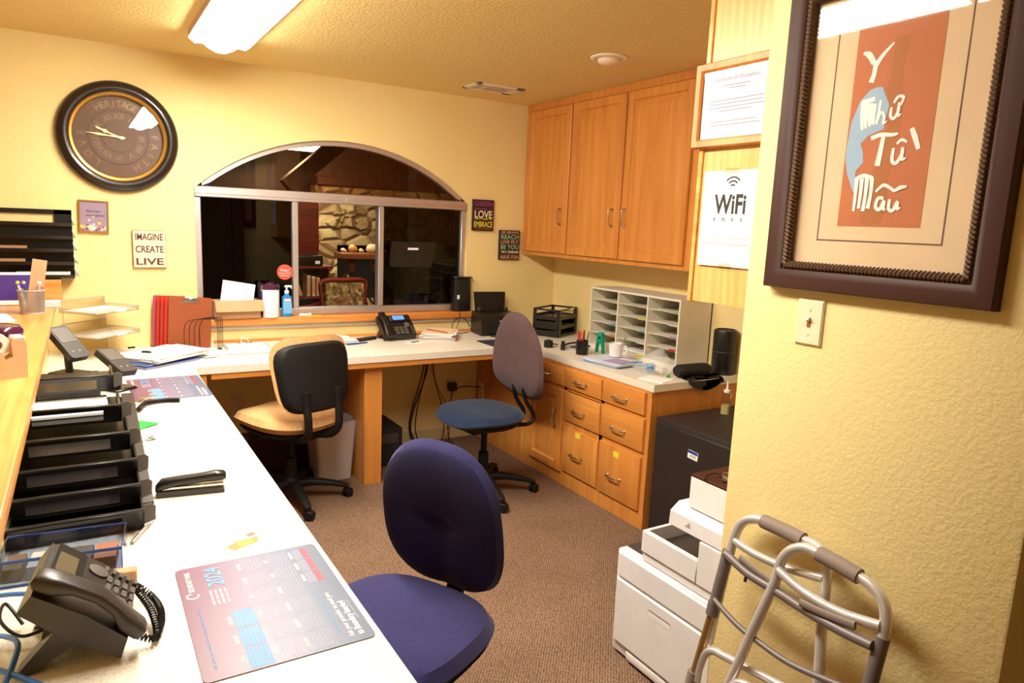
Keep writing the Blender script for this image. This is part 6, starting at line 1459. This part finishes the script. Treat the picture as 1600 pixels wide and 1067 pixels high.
# ------------------------------------------------------------------ the dim lounge beyond the window
def lobby():
    x0, x1, y1, hz = -5.6, 4.0, 6.0, 2.46
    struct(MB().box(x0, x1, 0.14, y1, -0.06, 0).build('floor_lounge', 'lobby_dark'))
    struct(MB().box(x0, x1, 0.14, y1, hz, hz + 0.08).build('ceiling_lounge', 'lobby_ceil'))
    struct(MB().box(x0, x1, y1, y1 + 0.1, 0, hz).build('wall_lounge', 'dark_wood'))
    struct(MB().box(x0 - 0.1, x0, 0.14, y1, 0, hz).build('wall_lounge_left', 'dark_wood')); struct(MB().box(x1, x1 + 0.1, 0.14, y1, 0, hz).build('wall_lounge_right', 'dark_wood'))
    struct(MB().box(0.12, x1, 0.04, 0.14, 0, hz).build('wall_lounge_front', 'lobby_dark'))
    struct(MB().box(-0.62, 0.62, -0.08, 0.08, -0.08, 0.08, 0, 0, TR(-0.72, 3.1, 2.2) @ RY(-0.72)).build('beam_lounge', 'dark_wood'))
    t = thing('lounge_light', 'bright ceiling light seen through the arched pane in the lounge', 'ceiling light', (-0.76, 4.3, 2.36))
    MB().box(-0.36, 0.36, -0.46, 0.46, -0.05, 0.098).build('light_frame', 'vent_white', t); MB().box(-0.34, 0.34, -0.44, 0.44, -0.058, -0.0505).build('light_panel', 'lobby_glow', t)
    # stone fireplace
    t = thing('stone_fireplace', 'tan stone fireplace seen through the middle window pane', 'fireplace', (1.2, 5.35, 0))
    ax = -0.24 - 1.2   # left edge of the stone
    ox0, ox1, oz0, oz1 = 0.05 - 1.2, 1.15 - 1.2, 0.35, 1.13
    m = MB(); D = 0.3; ht = 1.93
    for q in ((ax, ox0, 0, ht), (ox1, 1.6, 0, ht), (ox0, ox1, 0, oz0), (ox0, ox1, oz1, ht)): m.box(q[0], q[1], 0, D, q[2], q[3])
    m.build('stone_face', 'stone', t)
    MB().box(ax, 1.6, -0.06, D, ht + 0.001, ht + 0.12, 0, 0.01).build('lintel_beam', 'dark_wood', t)
    MB().box(ax, 1.6, 0.02, D, ht + 0.121, hz - 0.002).build('chimney_panel', 'dark_wood', t)
    MB().box(ox0, ox1, D - 0.02, D, oz0, oz1).build('firebox', 'soot', t)
    # protruding stones round the opening edge
    rnd = random.Random(2)
    for k in range(30):
        x = rnd.uniform(ax + 0.08, ax + 1.2); z = rnd.uniform(0.6, 2.2)
        if (x > ox0 - 0.14 and z < oz1 + 0.14) or z > 1.8: continue
        n = rnd.randint(6, 8); P = []
        for i in range(n):
            a = 2 * PI * i / n + rnd.uniform(-0.2, 0.2); P.append((x + rnd.uniform(0.07, 0.13) * math.cos(a) * 1.1, z + rnd.uniform(0.06, 0.1) * math.sin(a)))
        c = (x, z); r2 = [(x + (p[0] - x) * 0.8, z + (p[1] - z) * 0.8) for p in P]
        MB().loft([[(p[0], p[1], 0.0) for p in P], [(p[0], p[1], 0.03) for p in P], [(p[0], p[1], 0.05) for p in r2]], 0, FACE_S()).build('stone', 'stone', t, smooth=False)
    # mantel stand with iron scrolls
    t = thing('mantel_table', 'brown wood console on black iron scroll legs before the fireplace', 'console table', (-0.02, 4.05, 0))
    MB().box(-0.33, 0.3, -0.16, 0.16, 1.02, 1.09, 0, 0.006).build('table_top', 'mantel_wood', t)
    for x in (-0.16, 0.14):
        MB().prism([(-0.06, 1.019), (0.06, 1.019), (0.03, 0.92), (0.03, 0.86), (-0.03, 0.86), (-0.03, 0.92)], -0.03, 0.03, 0, TR(x, 0, 0) @ FACE_S()).build('bracket', 'mantel_wood', t)
        m = MB(); sgn = 1 if x < 0 else -1
        for c, r in ((0.75, 0.1), (0.55, 0.1)):
            m.tube([(x + sgn * (-0.02) + r * math.cos(a), -0.03, c + r * math.sin(a) * 0.95) for a in [PI / 2 + sgn * (0.3 + 4.6 * k / 20) * (1 if c > 0.6 else -1) for k in range(21)]], 0.012, 8)
        m.tube([(x, 0, 0.86), (x, 0, 0.0)], 0.016, 8); m.build('scroll_leg', 'iron', t)
        for z in (0.80, 0.69): MB().ball((x + sgn * -0.06, -0.05, z), 0.022, 12, 8).build('brass_knob', 'brass', t)
    shells = [('large tan conch shell lying on the console in the lounge', 0.11, 0.075, 1.3, 'shell'), ('orange pointed shell on the console in the lounge', -0.15, 0.065, 0.9, 'shell_orange'), ('small white shell between the orange shell and the conch', -0.045, 0.035, 1.0, 'shell'), ('little round shell beside the conch on the console', 0.255, 0.035, 1.0, 'shell'), ('flat pale shell at the wall end of the console', -0.265, 0.035, 1.2, 'shell')]
    for lab, x, r, e, mat in shells:
        m = MB(); rings = []
        for j in range(9):
            u = j / 8; rad = r * (math.sin(PI * (0.08 + 0.9 * u)) ** 0.8) * (1 - 0.35 * u) * (1 + 0.1 * math.sin(9 * u)); rings.append([(-r * e + 2 * r * e * u, rad * math.cos(2 * PI * i / 12), rad * 0.9 * math.sin(2 * PI * i / 12)) for i in range(12)])
        m.loft(rings); tag(m.build('seashell', mat, None, (-0.02 + x, 4.02, 1.0905 + r * 0.78), (0, -0.12 if x > 0.05 else 0.25, 0.2)), lab, 'shell')
    # bookcase
    t = thing('bookcase', 'dark red wooden bookcase in the lounge left of the armchair', 'bookcase', (-1.235, 2.6, 0))
    w = 0.30
    for x in (-w, w - 0.02): MB().box(x, x + 0.02, -0.15, 0.15, 0, 1.01).build('side_panel', 'red_wood', t)
    MB().box(-w - 0.02, w + 0.03, -0.17, 0.16, 1.0105, 1.035, 0, 0.004).build('top', 'red_wood', t)
    for z in (0.04, 0.38, 0.72): MB().box(-w + 0.0205, w - 0.0205, -0.14, 0.14, z, z + 0.022).build('shelf', 'red_wood', t)
    MB().box(-w + 0.0205, w - 0.0205, 0.141, 0.15, 0, 1.01).build('back_panel', 'soot', t)
    for k, (x, h, mat, ry, lab) in enumerate([(-0.02, 0.19, 'book_blue', -0.35, 'dark blue book leaning in the lounge bookcase'), (0.03, 0.21, 'book_tan', -0.3, 'tan book leaning on the dark blue one in the bookcase'), (0.10, 0.2, 'shell', 0.02, 'pale upright book in the lounge bookcase'), (0.15, 0.19, 'sign_pink', 0.0, 'pinkish upright book in the lounge bookcase'), (0.19, 0.18, 'book_tan', 0.03, 'upright tan book at the end of the shelf')]):
        m = MB(); m.box(-0.016, 0.016, -0.08, 0.08, 0, h, 0, 0.002); m.box(-0.014, 0.014, -0.0805, -0.08, 0.02, h - 0.02, 1)
        o = m.build('book', [mat, 'cardboard'], None, (-1.235 + x, 2.56, 0.7425 + (0.006 if ry < -0.1 else 0.0)), (0, ry, 0)); tag(o, lab, 'book')
    t = thing('printer_box', 'flat black box with a white tag on top of the bookcase', 'box', (-1.235, 2.6, 1.0355))
    MB().box(-0.3, 0.24, -0.14, 0.13, 0, 0.1, 0, 0.015, seg=2).build('box_body', 'black_plastic', t); MB().box(0.16, 0.205, -0.1415, -0.14, 0.02, 0.05).build('tag_label', 'paper', t)
    # window frame / blind strip behind the bookcase
    struct(MB().box(-1.75, -0.925, 2.86, 2.94, 0, 1.72).build('trim_3', 'red_wood'))
    # armchair
    t = thing('armchair', 'floral upholstered armchair with red wooden frame behind the window', 'armchair', (-1.07, 1.62, 0), 0.12)
    m = MB(); m.prism([(-0.15, 0.55), (0.15, 0.55), (0.17, 0.72), (0.175, 0.95), (-0.175, 0.95), (-0.17, 0.72)], -0.02, 0.03, 0, TR(0, 0.0, 0) @ FACE_S()); m.build('back_cushion', 'floral', t)
    m = MB(); m.tube(smooth_path([(-0.17, 0, 0.45), (-0.165, 0, 0.6), (-0.185, 0, 0.72), (-0.2, 0, 0.85), (-0.195, 0, 0.965), (0, 0, 0.975), (0.195, 0, 0.965), (0.2, 0, 0.85), (0.185, 0, 0.72), (0.165, 0, 0.6), (0.17, 0, 0.45)], 4), 0.02, 8); m.build('back_frame', 'red_wood', t)
    MB().box(-0.25, 0.25, 0.0, 0.5, 0.38, 0.48, 0, 0.03, seg=2).build('seat', 'floral', t)
    for s in (-1, 1):
        m = MB(); m.tube(smooth_path([(s * 0.19, 0.02, 0.78), (s * 0.26, 0.1, 0.74), (s * 0.3, 0.3, 0.70), (s * 0.3, 0.46, 0.66), (s * 0.29, 0.5, 0.5)], 4), 0.022, 8); m.build('armrest', 'red_wood', t)
        for y in (0.03, 0.47): MB().cyl((s * 0.22, y, 0.0), (s * 0.22, y, 0.38), 0.018, 0.024, 10).build('leg', 'red_wood', t)
    # low red table edge under the sill line
    t = thing('side_table', 'red wooden side table just beyond the window', 'table', (-1.6, 1.2, 0))
    MB().box(-0.35, 0.35, -0.2, 0.2, 0.7, 0.73, 0, 0.004).build('table_top', 'red_wood', t)
    for x in (-0.32, 0.32):
        for y in (-0.17, 0.17): MB().box(x - 0.02, x + 0.02, y - 0.02, y + 0.02, 0, 0.6995).build('leg', 'red_wood', t)
    # unseen spots added in the lounge to brighten fireplace and armchair
    l = bpy.data.lights.new('lounge_fill', 'SPOT'); l.energy = 130; l.color = (1, 0.76, 0.46); l.spot_size = math.radians(80); l.spot_blend = 0.6; l.shadow_soft_size = 0.06
    l2 = l.copy(); l2.energy = 150; o = bpy.data.objects.new('lounge_fill', l2); COL.objects.link(o); o.location = (-1.05, 0.9, hz - 0.02); o.rotation_euler = (Vector((-1.1, 2.3, 0.9)) - Vector((-1.05, 0.9, hz))).to_track_quat('-Z', 'Y').to_euler()  # second added spot, no fitting, lifts armchair and bookcase
    o = bpy.data.objects.new('lounge_fill', l); COL.objects.link(o); o.location = (-0.1, 2.9, hz - 0.02); o.rotation_euler = (Vector((0.15, 5.3, 1.2)) - Vector((-0.1, 2.9, hz))).to_track_quat('-Z', 'Y').to_euler()
lobby()

# ------------------------------------------------------------------ things of a kind share a group
GROUPS = [('office_chair', '', 'office chairs round the worktop'), ('word_sign', '', 'word signs on the back wall'), ('power_outlet', '', 'outlets under the window desk'),
          ('folder', 'sorter', 'folders in the wire sorter'), ('folder', 'corner', 'folders piled on the worktop corner'), ('folder', 'clipboard', 'folders in the wire sorter'),
          ('hanging_cable', '', 'cables hanging under the window desk'), ('blue_cable', '', 'blue cables by the big phone'), ('seashell', '', 'shells on the console'),
          ('book', '', 'books in the lounge bookcase'), ('acrylic_tray', '', 'clear acrylic trays'), ('desk_phone', '', 'desk phones'), ('calendar_mat', '', 'calendar desk mats'),
          ('card_terminal', '', 'card terminals'), ('pen', 'pen cup', 'pens in the dark pen cup'), ('pen', 'mesh', 'pens in the mesh cup'), ('paper_stack', 'wall file', 'papers in the wall file'), ('paper_stack', 'acrylic', 'papers in the acrylic trays')]
for o in bpy.data.objects:
    if o.parent is None and 'label' in o:
        for nm, word, g in GROUPS:
            if o.name.split('.')[0] == nm and word in o['label']: o['group'] = g; break
